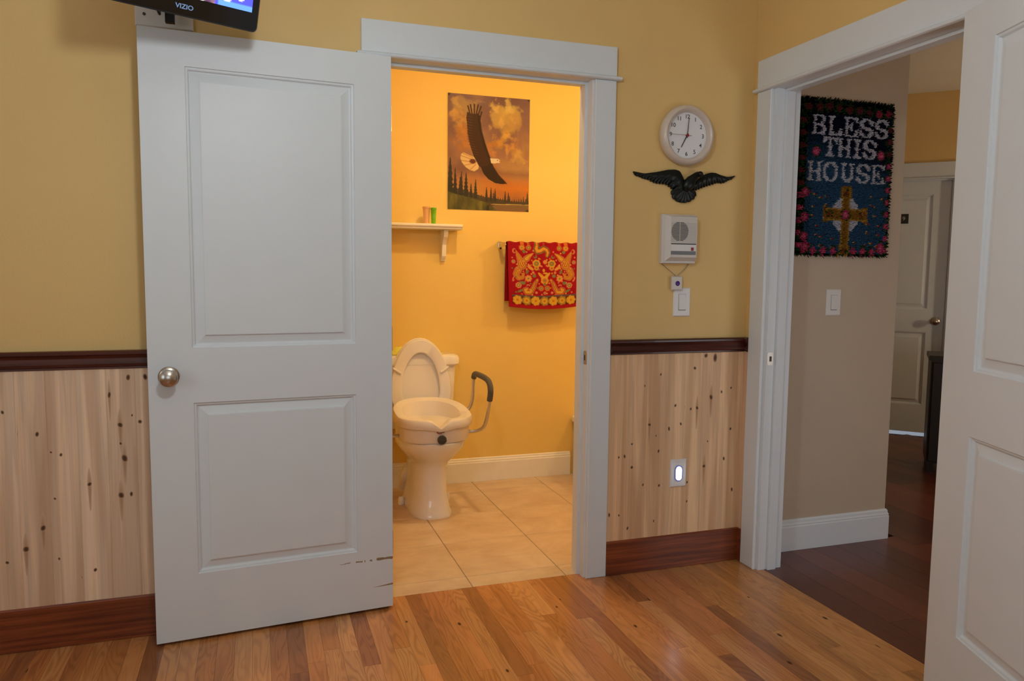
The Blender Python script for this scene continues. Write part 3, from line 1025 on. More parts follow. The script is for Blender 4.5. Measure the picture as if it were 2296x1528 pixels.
# ------------------------------------------------------------------ bathroom shelf, cups
sh = thing('wall_shelf', 'white wooden wall shelf on curved corbel brackets above the toilet', 'shelf', (.52, 1.5497, 1.52))
pr_ = [(0, 0), (-.113, 0), (-.120, .004), (-.120, .010), (-.126, .013), (-.130, .018), (-.130, .026), (-.126, .030), (0, .030)]
B().loft([[(-.40, y, z) for y, z in pr_], [(.386, y, z) for y, z in pr_]]).obj('board', 'bath_trim', sh)
br = [(0, 0), (-.092, 0), (-.092, -.022), (-.084, -.040), (-.064, -.058), (-.048, -.085), (-.044, -.12), (-.040, -.150), (-.030, -.164), (-.016, -.168), (-.016, -.176), (0, -.182)]
for bx in (-.28, .285):
    B().prism([(y, z - .0005) for y, z in br], bx, bx + .024, 'x').obj('bracket', 'bath_trim', sh)
def cup(x_, y_, r0, r1, h, mat, label):
    c_ = B().lathe([(.001, 0), (r0 * .95, 0), (r0, .003), (r0 + (r1 - r0) * .5, h * .5), (r1, h - .006), (r1 + .0015, h - .002), (r1, h), (r1 - .002, h - .001), (r1 - .003, h - .008), (r0 - .002, .006), (.001, .005)], 'z', 30)
    root = thing('tumbler', label, 'cup', (x_, y_, 1.5503), group='tumblers on the bathroom shelf')
    c_.obj('body', mat, root, True)
    B().lathe([(r1 - .0005, h - .0115), (r1 + .0012, h - .011), (r1 + .0016, h - .0065), (r1 - .0004, h - .006)], 'z', 30).obj('rim_band', mat, root, True)
cup(.705, 1.475, .0155, .0215, .098, 'cup_peach', 'peach coloured tapered tumbler on the bathroom shelf')
cup(.743, 1.458, .0125, .0165, .092, 'cup_green', 'green tapered tumbler on the bathroom shelf')

# ------------------------------------------------------------------ painter for prints
class Paint:
    def __init__(self, w, h):
        self.w, self.h = w, h
        ys, xs = np.mgrid[0:h, 0:w]
        self.X = (xs + .5) / w
        self.Y = (ys + .5) / h
        self.a = np.zeros((h, w, 3))

    def blend(self, m, col):
        m = np.clip(m, 0, 1)[..., None]
        self.a = self.a * (1 - m) + np.array(col) * m

    def poly(self, pts, col, alpha=1.0):
        inside = np.zeros(self.X.shape, bool)
        n_ = len(pts)
        for i in range(n_):
            (x1, y1), (x2, y2) = pts[i], pts[(i + 1) % n_]
            c_ = ((y1 > self.Y) != (y2 > self.Y))
            with np.errstate(divide='ignore', invalid='ignore'):
                xi = (x2 - x1) * (self.Y - y1) / (y2 - y1 + 1e-12) + x1
            inside ^= c_ & (self.X < xi)
        self.blend(inside * alpha, col)

    def blob(self, cx, cy, rx, ry, col, alpha=1.0, soft=.3, rot=0.0, asp=1.0):
        dx, dy = (self.X - cx) * asp, self.Y - cy
        c_, s = math.cos(rot), math.sin(rot)
        u, v = (dx * c_ + dy * s) / (rx * asp), (-dx * s + dy * c_) / ry
        d = np.sqrt(u * u + v * v)
        self.blend(np.clip((1 - d) / max(soft, 1e-3), 0, 1) * alpha, col)

    def line(self, pts, wd, col, asp=1.0, alpha=1.0):
        for (x1, y1), (x2, y2) in zip(pts[:-1], pts[1:]):
            ax, ay, bx_, by_ = x1 * asp, y1, x2 * asp, y2
            px_, py_ = self.X * asp - ax, self.Y - ay
            dx, dy = bx_ - ax, by_ - ay
            t_ = np.clip((px_ * dx + py_ * dy) / (dx * dx + dy * dy + 1e-12), 0, 1)
            d = np.hypot(px_ - t_ * dx, py_ - t_ * dy)
            self.blend(np.clip((wd - d) / (wd * .5), 0, 1) * alpha, col)


def vnoise(w, h, sx, sy, seed):
    r = np.random.RandomState(seed)
    g = r.rand(int(sy) + 3, int(sx) + 3)
    ys, xs = np.mgrid[0:h, 0:w]
    fx, fy = xs / w * sx, ys / h * sy
    ix, iy = fx.astype(int), fy.astype(int)
    tx, ty = fx - ix, fy - iy
    tx, ty = tx * tx * (3 - 2 * tx), ty * ty * (3 - 2 * ty)
    return (g[iy, ix] * (1 - tx) + g[iy, ix + 1] * tx) * (1 - ty) + (g[iy + 1, ix] * (1 - tx) + g[iy + 1, ix + 1] * tx) * ty


def fbm(w, h, s, seed, asp=1.0):
    return sum(vnoise(w, h, s * 2 ** k, s * asp * 2 ** k, seed + k) * .5 ** (k + 1) for k in range(5))


# ------------------------------------------------------------------ eagle poster
PWd, PHt = .504, .666
W_, H_ = 230, 304
P = Paint(W_, H_)
sky = fbm(W_, H_, 3, 1, 1.6)
P.a[:] = lin(150, 110, 96)
P.blend(np.clip(P.Y * 1.6 - .1, 0, 1), lin(186, 128, 78))
P.blend(np.clip((P.Y - .62) * 4, 0, 1), lin(214, 134, 56))
P.blend(np.clip((sky - .48) * 3, 0, 1) * .6, lin(206, 156, 84))
P.blend(np.clip((.44 - sky) * 4, 0, 1) * .5, lin(126, 86, 72))
cl_ = fbm(W_, H_, 7, 9, 1.4)
cl2_ = fbm(W_, H_, 14, 40, 1.3)
for (cx, cy, r, c_) in [(.62, .155, .11, (226, 186, 96)), (.75, .135, .10, (232, 196, 104)), (.66, .21, .16, (210, 162, 84)), (.80, .20, .09, (204, 154, 84)), (.70, .37, .085, (222, 166, 78)), (.64, .43, .11, (208, 146, 64)), (.76, .44, .10, (206, 144, 68)), (.1, .10, .12, (206, 160, 86)), (.17, .22, .13, (206, 150, 70)), (.2, .40, .15, (196, 126, 56)), (.88, .53, .12, (206, 156, 78)), (.5, .5, .12, (200, 128, 56)), (.3, .12, .12, (186, 146, 96))]:
    dx, dy = P.X - cx, (P.Y - cy) * 1.3
    P.blend(np.clip((1 - np.hypot(dx, dy) / r + (cl_ - .5) * 3.2) * 1.6, 0, 1) * .62, lin(*c_))
    P.blend(np.clip((.75 - np.hypot(dx + .02, dy + .03) / r + (cl2_ - .5) * 4.0) * 2.0, 0, 1) * .4, tuple(min(1, k_ * 1.35) for k_ in lin(*c_)))
P.blend(np.clip(1 - np.abs(P.Y - .66 - .05 * (sky - .5)) / .06, 0, 1) * .5, lin(140, 92, 66))
P.blend(np.clip(1 - np.abs(P.Y - .80) / .10, 0, 1) * np.clip((P.X - .25) * 2, 0, 1) * .9, lin(226, 134, 40))
# water and shore
P.poly([(0, .93), (1, .915), (1, 1), (0, 1)], lin(150, 110, 66))
P.poly([(.45, .925), (1, .92), (1, .94), (.5, .945)], lin(206, 164, 84))
pr2 = random.Random(8)
def spruce(cx, base, ht, wd, col):
    pts_l, pts_r = [], []
    nl = 8
    for k in range(nl + 1):
        t_ = k / nl
        y_ = base - ht + ht * t_
        ww = wd * t_ ** .8
        pts_r += [(cx + ww * .55, y_), (cx + ww, y_ + ht / nl * .6)]
        pts_l += [(cx - ww * .55, y_), (cx - ww, y_ + ht / nl * .6)]
    P.poly([(cx, base - ht - .01)] + pts_r + pts_l[::-1], col)
P.poly([(0, .80), (.25, .84), (.45, .88), (.8, .91), (1, .91), (1, .93), (0, .95)], lin(104, 82, 50))
for k in range(22):
    cx = .38 + k * .029
    spruce(cx, .93, pr2.uniform(.05, .11) * (1.1 if .42 < cx < .6 else .75), .018, lin(96, 76, 50))
for (cx, ht, wd) in [(.03, .40, .06), (.09, .30, .04), (.15, .22, .04), (.22, .26, .045), (.165, .27, .035), (.335, .20, .035), (.28, .16, .03), (.47, .13, .026), (.525, .13, .025), (.575, .12, .025), (.98, .10, .02), (.7, .1, .02), (.74, .09, .02)]:
    spruce(cx, .91, ht, wd, lin(68 + int(20 * cx), 62 + int(10 * cx), 44))
P.poly([(0, .845), (.16, .875), (.35, .90), (.52, .94), (.60, 1), (0, 1)], lin(104, 92, 44))
gz = fbm(W_, H_, 10, 30, .5)
P.blend(((P.Y > .85 + P.X * .17) & (P.X < .58)) * np.clip((gz - .45) * 4, 0, 1), lin(146, 126, 56))
P.blend(((P.Y > .87 + P.X * .17) & (P.X < .5)) * np.clip((.42 - gz) * 5, 0, 1), lin(64, 54, 34))
P.line([(.50, .951), (.565, .949)], .004, lin(120, 46, 34))
# eagle: raised wing, body, lowered wing, tail, head
z2 = lambda a: [((x_ - 35 - (y_ - 60) * 0.0) / 985, (y_ - 48 - (x_ - 35) * .055) / 1420) for x_, y_ in a]
brown, dkb, rim_c = lin(84, 46, 26), lin(62, 36, 20), lin(140, 72, 32)
wing_up = [(262, 270), (285, 290), (310, 300), (350, 300), (395, 290), (415, 340), (425, 470), (455, 590), (500, 730), (545, 850), (545, 905), (420, 930), (345, 830), (300, 690), (268, 540), (262, 430), (250, 350)]
P.poly(z2(wing_up), brown)
for (x1, y1, x2, y2, w2) in [(270, 205, 300, 320, .009), (300, 190, 322, 320, .009), (345, 185, 345, 320, .009), (390, 190, 365, 320, .009), (425, 208, 385, 330, .009), (432, 275, 405, 380, .009)]:
    P.line(z2([(x1, y1), (x2, y2)]), w2, brown, .75)
for k in range(16):
    y_ = 320 + k * 33
    xl = 258 + max(0, (k - 7)) * 9 + (k > 10) * (k - 10) * 6
    P.line(z2([(xl + 4, y_ + 8), (xl + 60, y_ + 22)]), .004, rim_c, .75, .45)
    P.line(z2([(xl + 2, y_ + 24), (xl + 120, y_ + 44)]), .004, dkb, .75, .6)
P.line(z2([(400, 330), (420, 500), (470, 680), (530, 850)]), .016, dkb, .75)
P.poly(z2([(350, 830), (545, 850), (560, 900), (600, 980), (660, 1070), (745, 1158), (690, 1165), (600, 1150), (520, 1100), (460, 1030), (425, 950), (360, 910)]), dkb)
P.line(z2([(560, 920), (640, 1050), (740, 1158)]), .006, brown, .75)
P.blob(*z2([(440, 880)])[0], .11, .05, brown, 1, .2)
P.poly(z2([(350, 832), (215, 770), (188, 800), (185, 850), (205, 900), (245, 950), (300, 990), (350, 1003), (395, 975), (405, 940)]), lin(236, 190, 118))
for (x1, y1, x2, y2) in [(190, 810, 330, 860), (195, 870, 335, 890), (230, 930, 345, 905), (300, 985, 365, 920), (210, 780, 330, 838)]:
    P.line(z2([(x1, y1), (x2, y2)]), .004, lin(206, 134, 60), .75)
P.blob(*z2([(330, 880)])[0], .05, .026, lin(120, 56, 40), 1, .4)
P.poly(z2([(540, 840), (590, 845), (640, 850), (672, 880), (665, 895), (630, 898), (590, 908), (550, 900)]), lin(240, 206, 150))
P.poly(z2([(636, 866), (672, 876), (668, 896), (655, 890)]), lin(206, 140, 60))
P.blob(*z2([(627, 866)])[0], .008, .005, lin(60, 36, 20))
for (cx, cy) in ((.012, .01), (.988, .008), (.985, .992)):
    P.blob(cx, cy, .022, .016, lin(70, 44, 30), 1, .5)
gr = np.random.RandomState(2).rand(H_, W_, 1)
P.a = np.clip(P.a, 0, 1) ** 1.22 * np.array([.74, .98, 1.75]) * (.90 + .2 * gr)
P.a = np.clip(P.a, 0, 1)
po = thing('poster', 'poster of a bald eagle soaring over a spruce lake, pinned to the bathroom wall', 'poster', (.8475, BY - .0006, 1.646))
pb = B()
vs_, cs_ = [], []
for j in range(H_):
    for i in range(W_):
        u, v = i / (W_ - 1), j / (H_ - 1)
        curl = .004 * max(0, (u + (1 - v)) - 1.6) + .0012 * math.sin(6 * u) ** 2 + .003 * max(0, .08 - u) / .08
        vs_.append((u * PWd, -.0012 - curl, (1 - v) * PHt))
fs = [(j * W_ + i, j * W_ + i + 1, (j + 1) * W_ + i + 1, (j + 1) * W_ + i) for j in range(H_ - 1) for i in range(W_ - 1)]
pb.add(vs_, fs)
pb.c = [tuple(c_) for c_ in P.a.reshape(-1, 3)]
pb.obj('sheet', 'poster', po, 'all')
for (px_, pz_) in ((.008, .658), (.496, .659), (.495, .008)):
    B().lathe([(.0045, -.0062), (.0045, -.0078), (.001, -.0085)], 'y', 12, (px_, 0, pz_)).obj('pin', 'dark_grey', po, True)

# ------------------------------------------------------------------ towel rail and towel
tr_ = thing('towel_rail', 'chrome towel rail with square posts on the bathroom wall', 'towel rail', (1.17, BY - .0003, 1.44))
for px_ in (0, .56):
    B().box(px_ - .010, px_ + .010, -.008, 0, -.022, .022).obj('mount_plate', 'chrome', tr_)
    B().box(px_ - .009, px_ + .009, -.080, -.0082, -.013, .017).obj('post', 'chrome', tr_)
B().tube([(.0095, -.068, .003), (.5505, -.068, .003)], .0065, 12, False).obj('bar', 'chrome', tr_, True)
TW, THh = 240, 210
Q = Paint(TW, THh)
RED, GOLD, OR, GRN, DK, PINK = lin(160, 22, 26), lin(212, 148, 44), lin(206, 104, 36), lin(120, 116, 62), lin(70, 22, 24), lin(214, 120, 70)
Q.a[:] = RED
tz = lambda x_, y_: ((x_ - 225) / 1270., (y_ - 195) / 1140.)
def mirror(fn):
    fn(lambda x_, y_: tz(x_, y_))
    fn(lambda x_, y_: (lambda p_: (.995 - p_[0], p_[1]))(tz(x_, y_)))
asp = 1.1
def flower(pt, r, c1, c2, c3):
    cx, cy = pt
    for k in range(7):
        a = 2 * PI * k / 7
        Q.blob(cx + r * .62 * math.cos(a), cy + r * .7 * math.sin(a), r * .42, r * .46, c1, 1, .35)
    Q.blob(cx, cy, r * .66, r * .72, c2, 1, .25)
    Q.blob(cx, cy, r * .3, r * .33, c3, 1, .3)
def paisley(tf, spine, w0, w1, cols):
    for (k, c_) in cols:
        m = len(spine)
        for i in range(m - 1):
            for s in np.linspace(0, 1, 6):
                x_ = spine[i][0] + (spine[i + 1][0] - spine[i][0]) * s
                y_ = spine[i][1] + (spine[i + 1][1] - spine[i][1]) * s
                g = (i + s) / (m - 1)
                r = (w0 * math.sin(PI * min(1, g * .62 + .12)) + w1 * g * 0 + w1) * k / 1270
                cx, cy = tf(x_, y_)
                Q.blob(cx, cy, r, r * 1.1, c_, 1, .3)
def tear(tf, spine, R0, cols):
    for (k, c_) in cols:
        m = len(spine)
        for i in range(m - 1):
            for s_ in np.linspace(0, 1, 8):
                x_ = spine[i][0] + (spine[i + 1][0] - spine[i][0]) * s_
                y_ = spine[i][1] + (spine[i + 1][1] - spine[i][1]) * s_
                g = (i + s_) / (m - 1)
                r = (R0 * (1 - g) ** .8 + 7) * k / 1270
                cx, cy = tf(x_, y_)
                Q.blob(cx, cy, r, r * 1.1, c_, 1, .25)
def half(tf):
    flower(tf(470, 240), .045, OR, GOLD, GRN)
    flower(tf(585, 240), .040, OR, GRN, GOLD)
    Q.blob(*tf(335, 300), .03, .045, PINK, 1, .3); Q.blob(*tf(345, 300), .018, .03, RED)
    Q.blob(*tf(505, 310), .025, .03, GRN)
    # big upright leaf, side leaf and curled lower paisley, each outlined
    OUT = [(1.0, lin(228, 156, 78)), (.86, DK), (.74, OR), (.55, GOLD), (.36, RED), (.2, GOLD)]
    tear(tf, [(470, 560), (440, 470), (400, 380), (368, 300)], 74, OUT)
    tear(tf, [(545, 440), (590, 390), (670, 335)], 52, OUT[:4])
    tear(tf, [(400, 640), (360, 720), (400, 790), (470, 780), (490, 720), (455, 700)], 58, OUT)
    for k in range(9):
        a = 2 * PI * k / 9
        Q.blob(*tf(470 + 98 * math.cos(a), 575 + 92 * math.sin(a)), .012, .014, GOLD if k % 2 else PINK, 1, .35)
    flower(tf(720, 520), .060, GOLD, GRN, OR)
    flower(tf(720, 600), .035, GOLD, OR, GRN)
    paisley(tf, [(580, 540), (600, 590), (650, 625)], 24, 8, [(1, PINK), (.5, GOLD)])
    Q.blob(*tf(700, 395), .03, .035, GRN, 1, .4); Q.blob(*tf(690, 380), .018, .025, RED)
    flower(tf(320, 495), .03, PINK, GRN, GOLD)
    flower(tf(575, 790), .052, PINK, GOLD, GRN)
    Q.blob(*tf(660, 680), .02, .025, PINK); Q.blob(*tf(680, 740), .03, .03, GRN); Q.blob(*tf(555, 670), .02, .04, GRN, 1, .3, .4)
    # lower paisley with curl
    paisley(tf, [(735, 810), (690, 880), (660, 960), (610, 1035), (540, 1040), (515, 1000), (545, 980)], 42, 12, [(1.0, PINK), (.82, DK), (.68, OR), (.38, GOLD)])
    Q.line([tf(715, 830), tf(680, 920), tf(640, 1000)], .005, DK, asp)
    Q.blob(*tf(320, 810), .02, .05, PINK, 1, .3, .3); Q.blob(*tf(335, 800), .012, .035, RED, 1, .3, .3)
    flower(tf(400, 920), .045, PINK, GRN, GOLD); Q.blob(*tf(480, 875), .04, .03, GRN, 1, .3)
    Q.blob(*tf(430, 1020), .05, .02, GRN, 1, .3, -.6); Q.blob(*tf(570, 915), .03, .02, PINK); Q.blob(*tf(570, 925), .02, .012, RED)
    flower(tf(800, 960), .042, OR, GRN, PINK); Q.blob(*tf(715, 1040), .022, .022, PINK)
    Q.blob(*tf(800, 560), .03, .014, PINK, 1, .3, .5)
    paisley(tf, [(760, 690), (810, 740), (850, 790)], 26, 6, [(1, GOLD)])
mirror(half)
trd = random.Random(12)
def specks(tf):
    for (x_, y_) in [(300, 420), (560, 330), (640, 460), (760, 430), (620, 560), (300, 620), (560, 610), (500, 690), (620, 720), (760, 620), (700, 690), (440, 860), (360, 760), (600, 870), (520, 850), (760, 880), (640, 1080), (800, 1060), (460, 1080), (350, 1060), (740, 960), (820, 700), (800, 450), (680, 300), (600, 1000)]:
        Q.blob(*tf(x_ + trd.uniform(-14, 14), y_ + trd.uniform(-14, 14)), .013, .015, trd.choice([GOLD, GRN, PINK, OR]), 1, .35)
mirror(specks)
flower(tz(875, 490), .032, PINK, GOLD, OR)
flower(tz(868, 820), .06, GOLD, OR, GRN)
Q.blob(*tz(868, 890), .02, .03, GRN); Q.blob(*tz(880, 690), .04, .015, GOLD, 1, .3); Q.blob(*tz(850, 640), .02, .03, GOLD)
Q.blob(*tz(870, 1045), .026, .028, PINK); Q.blob(*tz(870, 1045), .012, .014, GRN)
paisley(tz, [(910, 380), (925, 320), (900, 270), (850, 250), (790, 290), (740, 300), (720, 250), (730, 210)], 40, 18, [(1, GRN), (.8, DK), (.66, OR), (.36, GOLD)])
# lower border
Q.blend(((np.abs(Q.Y - .80 - .006 * np.sin(Q.X * 6)) < .014) & (Q.X > .05) & (Q.X < .955)) * 1.0, lin(96, 74, 64))
Q.blend(((Q.Y > .815) & (Q.Y < .935) & (Q.X > .05) & (Q.X < .955)) * 1.0, lin(84, 34, 22))
for k in range(7):
    cx = .12 + k * .127
    flower((cx, .872), .070, GOLD if k % 2 == 0 else lin(164, 120, 44), lin(218, 150, 40), lin(190, 110, 30))
Q.blend(((Q.Y > .955)) * .5, lin(176, 30, 34))
tn = np.random.RandomState(5).rand(THh, TW, 1)
Q.a = np.clip(Q.a * (.85 + .3 * tn) * np.array([.85, 1.1, 1.7]), 0, 1)
# towel sheet: back drop, over the bar, front drop
tw = thing('towel', 'red and gold paisley hand towel folded over the towel rail', 'towel', (1.192, BY, 1.443))
TWW, DROP = .462, .368
rows = []
for k in range(30):
    rows.append((-.052, -.335 + .335 * k / 30, None))
for k in range(9):
    a = PI * k / 8
    rows.append((-.0685 + .0165 * math.cos(a), .0165 * math.sin(a), None))
for k in range(1, THh + 1):
    rows.append((-.085, -DROP * k / THh, k - 1))
vs_, cs_ = [], []
for (y_, z_, r) in rows:
    for i in range(TW):
        u = i / (TW - 1)
        d = max(0, -z_) / DROP
        front = y_ < -.07
        yy = y_ - (d * (.006 * math.sin(5 * u + .6) + .004) if front else -d * .004)
        xx = u * TWW * (1 - .012 * d) + (.010 * d if front else -.004 * d)
        zz = z_ - (.016 * math.sin(PI * u) * d if front else 0)
        if front and u > .985:
            yy += .01 * (u - .985) / .015
        vs_.append((xx, yy, zz + .003 * math.sin(40 * u) * (1 if z_ > .005 else 0)))
        cs_.append(tuple(Q.a[r, i]) if r is not None else tuple(Q.a[0 if z_ > 0 else 200, i] * .9))
R_ = len(rows)
fs = [(j * TW + i, j * TW + i + 1, (j + 1) * TW + i + 1, (j + 1) * TW + i) for j in range(R_ - 1) for i in range(TW - 1)]
tbm = B(); tbm.add(vs_, fs); tbm.c = cs_
to_ = tbm.obj('cloth_sheet', 'towel', tw, 'all')
md = to_.modifiers.new('thickness', 'SOLIDIFY'); md.thickness = .006; md.offset = 0

# ------------------------------------------------------------------ wall clock
ck = thing('wall_clock', 'round white wall clock with red second hand above the black metal bird', 'clock', (1.481, -.0003, 1.8535))
ck_prof = [(.112, 0), (.121, -.006), (.1245, -.018), (.122, -.032), (.114, -.042), (.107, -.045), (.101, -.042), (.0975, -.035), (.0945, -.026), (.0935, -.020)]
cr = B(); cr.lathe(ck_prof, 'y', 56)
cr.obj('rim', 'clock_rim', ck, True)
B().lathe([(.001, -.0205), (.093, -.0205), (.093, -.012), (.001, -.012)], 'y', 48).obj('dial', 'clock_face', ck, True)
for h in range(1, 13):
    a = 2 * PI * h / 12
    text_obj(str(h), .0235, 'numeral', 'ink', ck, (.076 * math.sin(a), -.0210, .076 * math.cos(a)), FACE_MY, .0003, bold=.00015)
def hand(name, ang, L, tail, w_, y, mat):
    c_, s = math.cos(ang), math.sin(ang)
    pts = [(-w_, -tail), (w_, -tail), (w_ * .7, L), (-w_ * .7, L)]
    pts = [(px_ * c_ + pz_ * s, -px_ * s + pz_ * c_) for px_, pz_ in pts]
    B().prism(pts, y, y - .0008, 'y').obj(name, mat, ck)
hand('hour_hand', math.radians(208), .056, .010, .0022, -.0225, 'ink')
hand('minute_hand', math.radians(5), .072, .010, .0018, -.0245, 'ink')
hand('second_hand', math.radians(270.5), .082, .020, .0007, -.0265, 'red_hand')
B().lathe([(.0055, -.0215), (.0055, -.029), (.001, -.030)], 'y', 16).obj('hub', 'red_hand', ck, True)

# ------------------------------------------------------------------ black metal bird
bz = lambda zx, zy: ((1410 + zx / 8.83 - 1425) * .00212 + 1.246, 1.696 - .00178 * (360 + zy / 8.83 - 383) + .000103 * (1410 + zx / 8.83 - 1425))
BD = (1.484, 1.635)
bd = thing('bird_plaque', 'black metal soaring bird wall ornament between the clock and the intercom', 'wall ornament', (BD[0], -.0004, BD[1]))
def bpt(zx, zy):
    a, c_ = bz(zx, zy)
    return (a - BD[0], c_ - BD[1])
def resample(pts, n_):
    P_ = np.array(pts, float)
    d = np.r_[0, np.cumsum(np.hypot(*np.diff(P_, axis=0).T))]
    t_ = np.linspace(0, d[-1], n_)
    return np.c_[np.interp(t_, d, P_[:, 0]), np.interp(t_, d, P_[:, 1])]
def wing(lead, trail, name):
    n_, m = 34, 12
    Ld = resample([bpt(*q_) for q_ in lead], n_)
    Tr = resample([bpt(*q_) for q_ in trail], n_)
    vs_, fs = [], []
    for i in range(n_):
        for j in range(m + 1):
            s = j / m
            p_ = Ld[i] * (1 - s) + Tr[i] * s
            h = .005 + .017 * (math.sin(PI * min(1, .22 + s * .78)) ** .8) * (.35 + .65 * i / (n_ - 1)) + .0035 * math.sin(i * 1.7 + s * 1.5) * s
            vs_.append((p_[0], -h, p_[1]))
    for i in range(n_ - 1):
        for j in range(m):
            a = i * (m + 1) + j
            fs.append((a, a + 1, a + m + 2, a + m + 1))
    o_ = len(vs_)
    vs_ += [(x_, 0, z_) for x_, y_, z_ in vs_]
    k = m + 1
    per = [j for j in range(k)] + [i * k + m for i in range(1, n_)] + [(n_ - 1) * k + j for j in range(m - 1, -1, -1)] + [i * k for i in range(n_ - 2, 0, -1)]
    for a, c_ in zip(per, per[1:] + per[:1]):
        fs.append((a, c_, c_ + o_, a + o_))
    wb = B(); wb.add(vs_, fs)
    wo = wb.obj(name, 'bronze', bd, True)
    # flight feathers overlapping along the trailing edge
    for i in range(3, n_ - 2, 2):
        root_ = Ld[i] * .48 + Tr[i] * .52
        tip = Tr[i] + (Tr[i] - Ld[i]) * .06 + (Tr[max(i - 2, 0)] - Tr[i]) * .35
        d = tip - root_
        L = np.hypot(*d)
        if L < .004:
            continue
        d = d / L
        nn = np.array([-d[1], d[0]])
        wd = .0062
        rings = []
        for k2, (t_, ww, hh) in enumerate(((0, .5, .017), (.35, 1, .017), (.75, .95, .0125), (.95, .55, .010), (1.05, .15, .009))):
            c_ = root_ + d * L * t_
            h0 = hh * (.45 + .55 * i / n_)
            rings.append([tuple((c_[0] + nn[0] * wd * ww * s, -(h0 + .004 * (1 - s * s)), c_[1] + nn[1] * wd * ww * s)) for s in (-1, -.5, 0, .5, 1)] + [(c_[0] + nn[0] * wd * ww, -.002, c_[1] + nn[1] * wd * ww), (c_[0] - nn[0] * wd * ww, -.002, c_[1] - nn[1] * wd * ww)])
        B().loft(rings).obj('feather', 'bronze', wo, True)
wing([(130, 200), (330, 245), (560, 215), (780, 170), (920, 165), (1010, 195), (1060, 290), (1110, 400), (1180, 520)],
     [(135, 225), (165, 280), (290, 310), (330, 345), (420, 350), (500, 405), (600, 432), (690, 435), (770, 440), (830, 490), (900, 550), (950, 605), (1060, 640)], 'wing')
wing([(2146, 285), (2060, 305), (1980, 312), (1850, 278), (1740, 233), (1650, 225), (1560, 245), (1480, 290), (1400, 360), (1300, 450)],
     [(2142, 305), (2105, 355), (2000, 385), (1940, 430), (1860, 440), (1780, 420), (1690, 460), (1600, 480), (1520, 510), (1440, 540), (1380, 570), (1300, 595), (1230, 620)], 'wing')
tb_ = B()
ctr = bpt(1120, 560)
tips = [(885, 650), (915, 740), (985, 800), (1065, 832), (1150, 838), (1240, 812), (1318, 755), (1350, 690)]
for k, q_ in enumerate(tips):
    p_ = np.array(bpt(*q_)); c_ = np.array(ctr)
    d = p_ - c_; L = np.hypot(*d); d /= L; nn = np.array([-d[1], d[0]])
    rings = []
    for (t_, ww, hh) in ((0, .5, .018), (.4, .9, .016), (.8, 1.15, .012), (.95, .9, .010), (1.03, .35, .009)):
        m_ = c_ + d * L * t_
        rings.append([(m_[0] + nn[0] * .0125 * ww * s, -(hh + .003 * (1 - s * s) + .0008 * (k % 2)), m_[1] + nn[1] * .0125 * ww * s) for s in (-1, -.5, 0, .5, 1)] + [(m_[0] + nn[0] * .0125 * ww, -.001, m_[1] + nn[1] * .0125 * ww), (m_[0] - nn[0] * .0125 * ww, -.001, m_[1] - nn[1] * .0125 * ww)])
    B().loft(rings).obj('tail_feather', 'bronze', bd, True)
bdy = B()
path = [bpt(1110, 610), bpt(1130, 540), bpt(1170, 470), bpt(1220, 400), bpt(1270, 340), bpt(1320, 290), bpt(1365, 262)]
rad = [.010, .022, .026, .024, .017, .0135, .012]
rings = []
for i, (p_, r) in enumerate(zip(path, rad)):
    a = np.array(path[min(i + 1, 6)]) - np.array(path[max(i - 1, 0)])
    a = a / np.hypot(*a)
    nn = (-a[1], a[0])
    rings.append([(p_[0] + nn[0] * r * math.cos(t_), -.006 - (.012 + .5 * r) * (1 + math.sin(t_)) * .72, p_[1] + nn[1] * r * math.cos(t_)) for t_ in np.linspace(0, 2 * PI, 17)[:-1]])
bdy.loft(rings)
bdy.obj('body', 'bronze', bd, 'all')
hd = B()
hc = bpt(1372, 268)
hd.lathe([(.0005, -.044), (.006, -.0425), (.0105, -.038), (.0120, -.031), (.0105, -.022), (.006, -.016)], 'y', 18, (hc[0], 0, hc[1]))
ho = hd.obj('head', 'bronze', bd, 'all')
bk = B()
b0, b1 = np.array(bpt(1400, 275)), np.array(bpt(1475, 305))
bk.loft([[(b0[0], -.030 + .008 * math.sin(t_), b0[1] + .008 * math.cos(t_)) for t_ in np.linspace(0, 2 * PI, 9)[:-1]], [(b1[0], -.028 + .002 * math.sin(t_), b1[1] + .002 * math.cos(t_)) for t_ in np.linspace(0, 2 * PI, 9)[:-1]]])
bk.obj('beak', 'bronze', ho, True)

# ------------------------------------------------------------------ intercom and call pendant
ic = thing('intercom', 'off-white wall intercom with round speaker grille below the black bird', 'intercom', (1.377, -.0004, 1.324))
IW, IH = .160, .204
hs = B()
def rc_(x0, x1, z0, z1, y):
    return [(x0, y, z0), (x1, y, z0), (x1, y, z1), (x0, y, z1)]
hs.loft([rc_(0, IW, 0, IH, 0), rc_(0, IW, 0, IH, -.020), rc_(.003, IW - .002, .002, IH - .002, -.024), rc_(.014, IW - .002, .010, IH - .004, -.025), rc_(.030, IW - .006, .026, IH - .010, -.042)])
hs.obj('housing', 'ivory_plastic', ic)
sp = (.072, .131)
k = 0
z_ = .089
while z_ < .172:
    dz = z_ - sp[1]
    B().box(.032, .150, -.0424, -.0420, z_, z_ + .0007).obj('grille_groove', 'grey_plastic', ic)
    if abs(dz) < .0395:
        hw = math.sqrt(.0405 ** 2 - dz ** 2)
        for (xa, xb) in ((sp[0] - hw, sp[0] - .0018), (sp[0] + .0018, sp[0] + hw)):
            if xb - xa > .003:
                B().box(xa, xb, -.0428, -.0421, z_ + .0006, z_ + .0031).obj('speaker_slot', 'slot', ic)
    z_ += .0052
B().box(.032, .150, -.0432, -.0421, .0795, .0832).obj('black_strip', 'black', ic)
wp = B().box(.032, .150, -.0428, -.0421, .0520, .0792).obj('label_panel', 'white_plastic', ic)
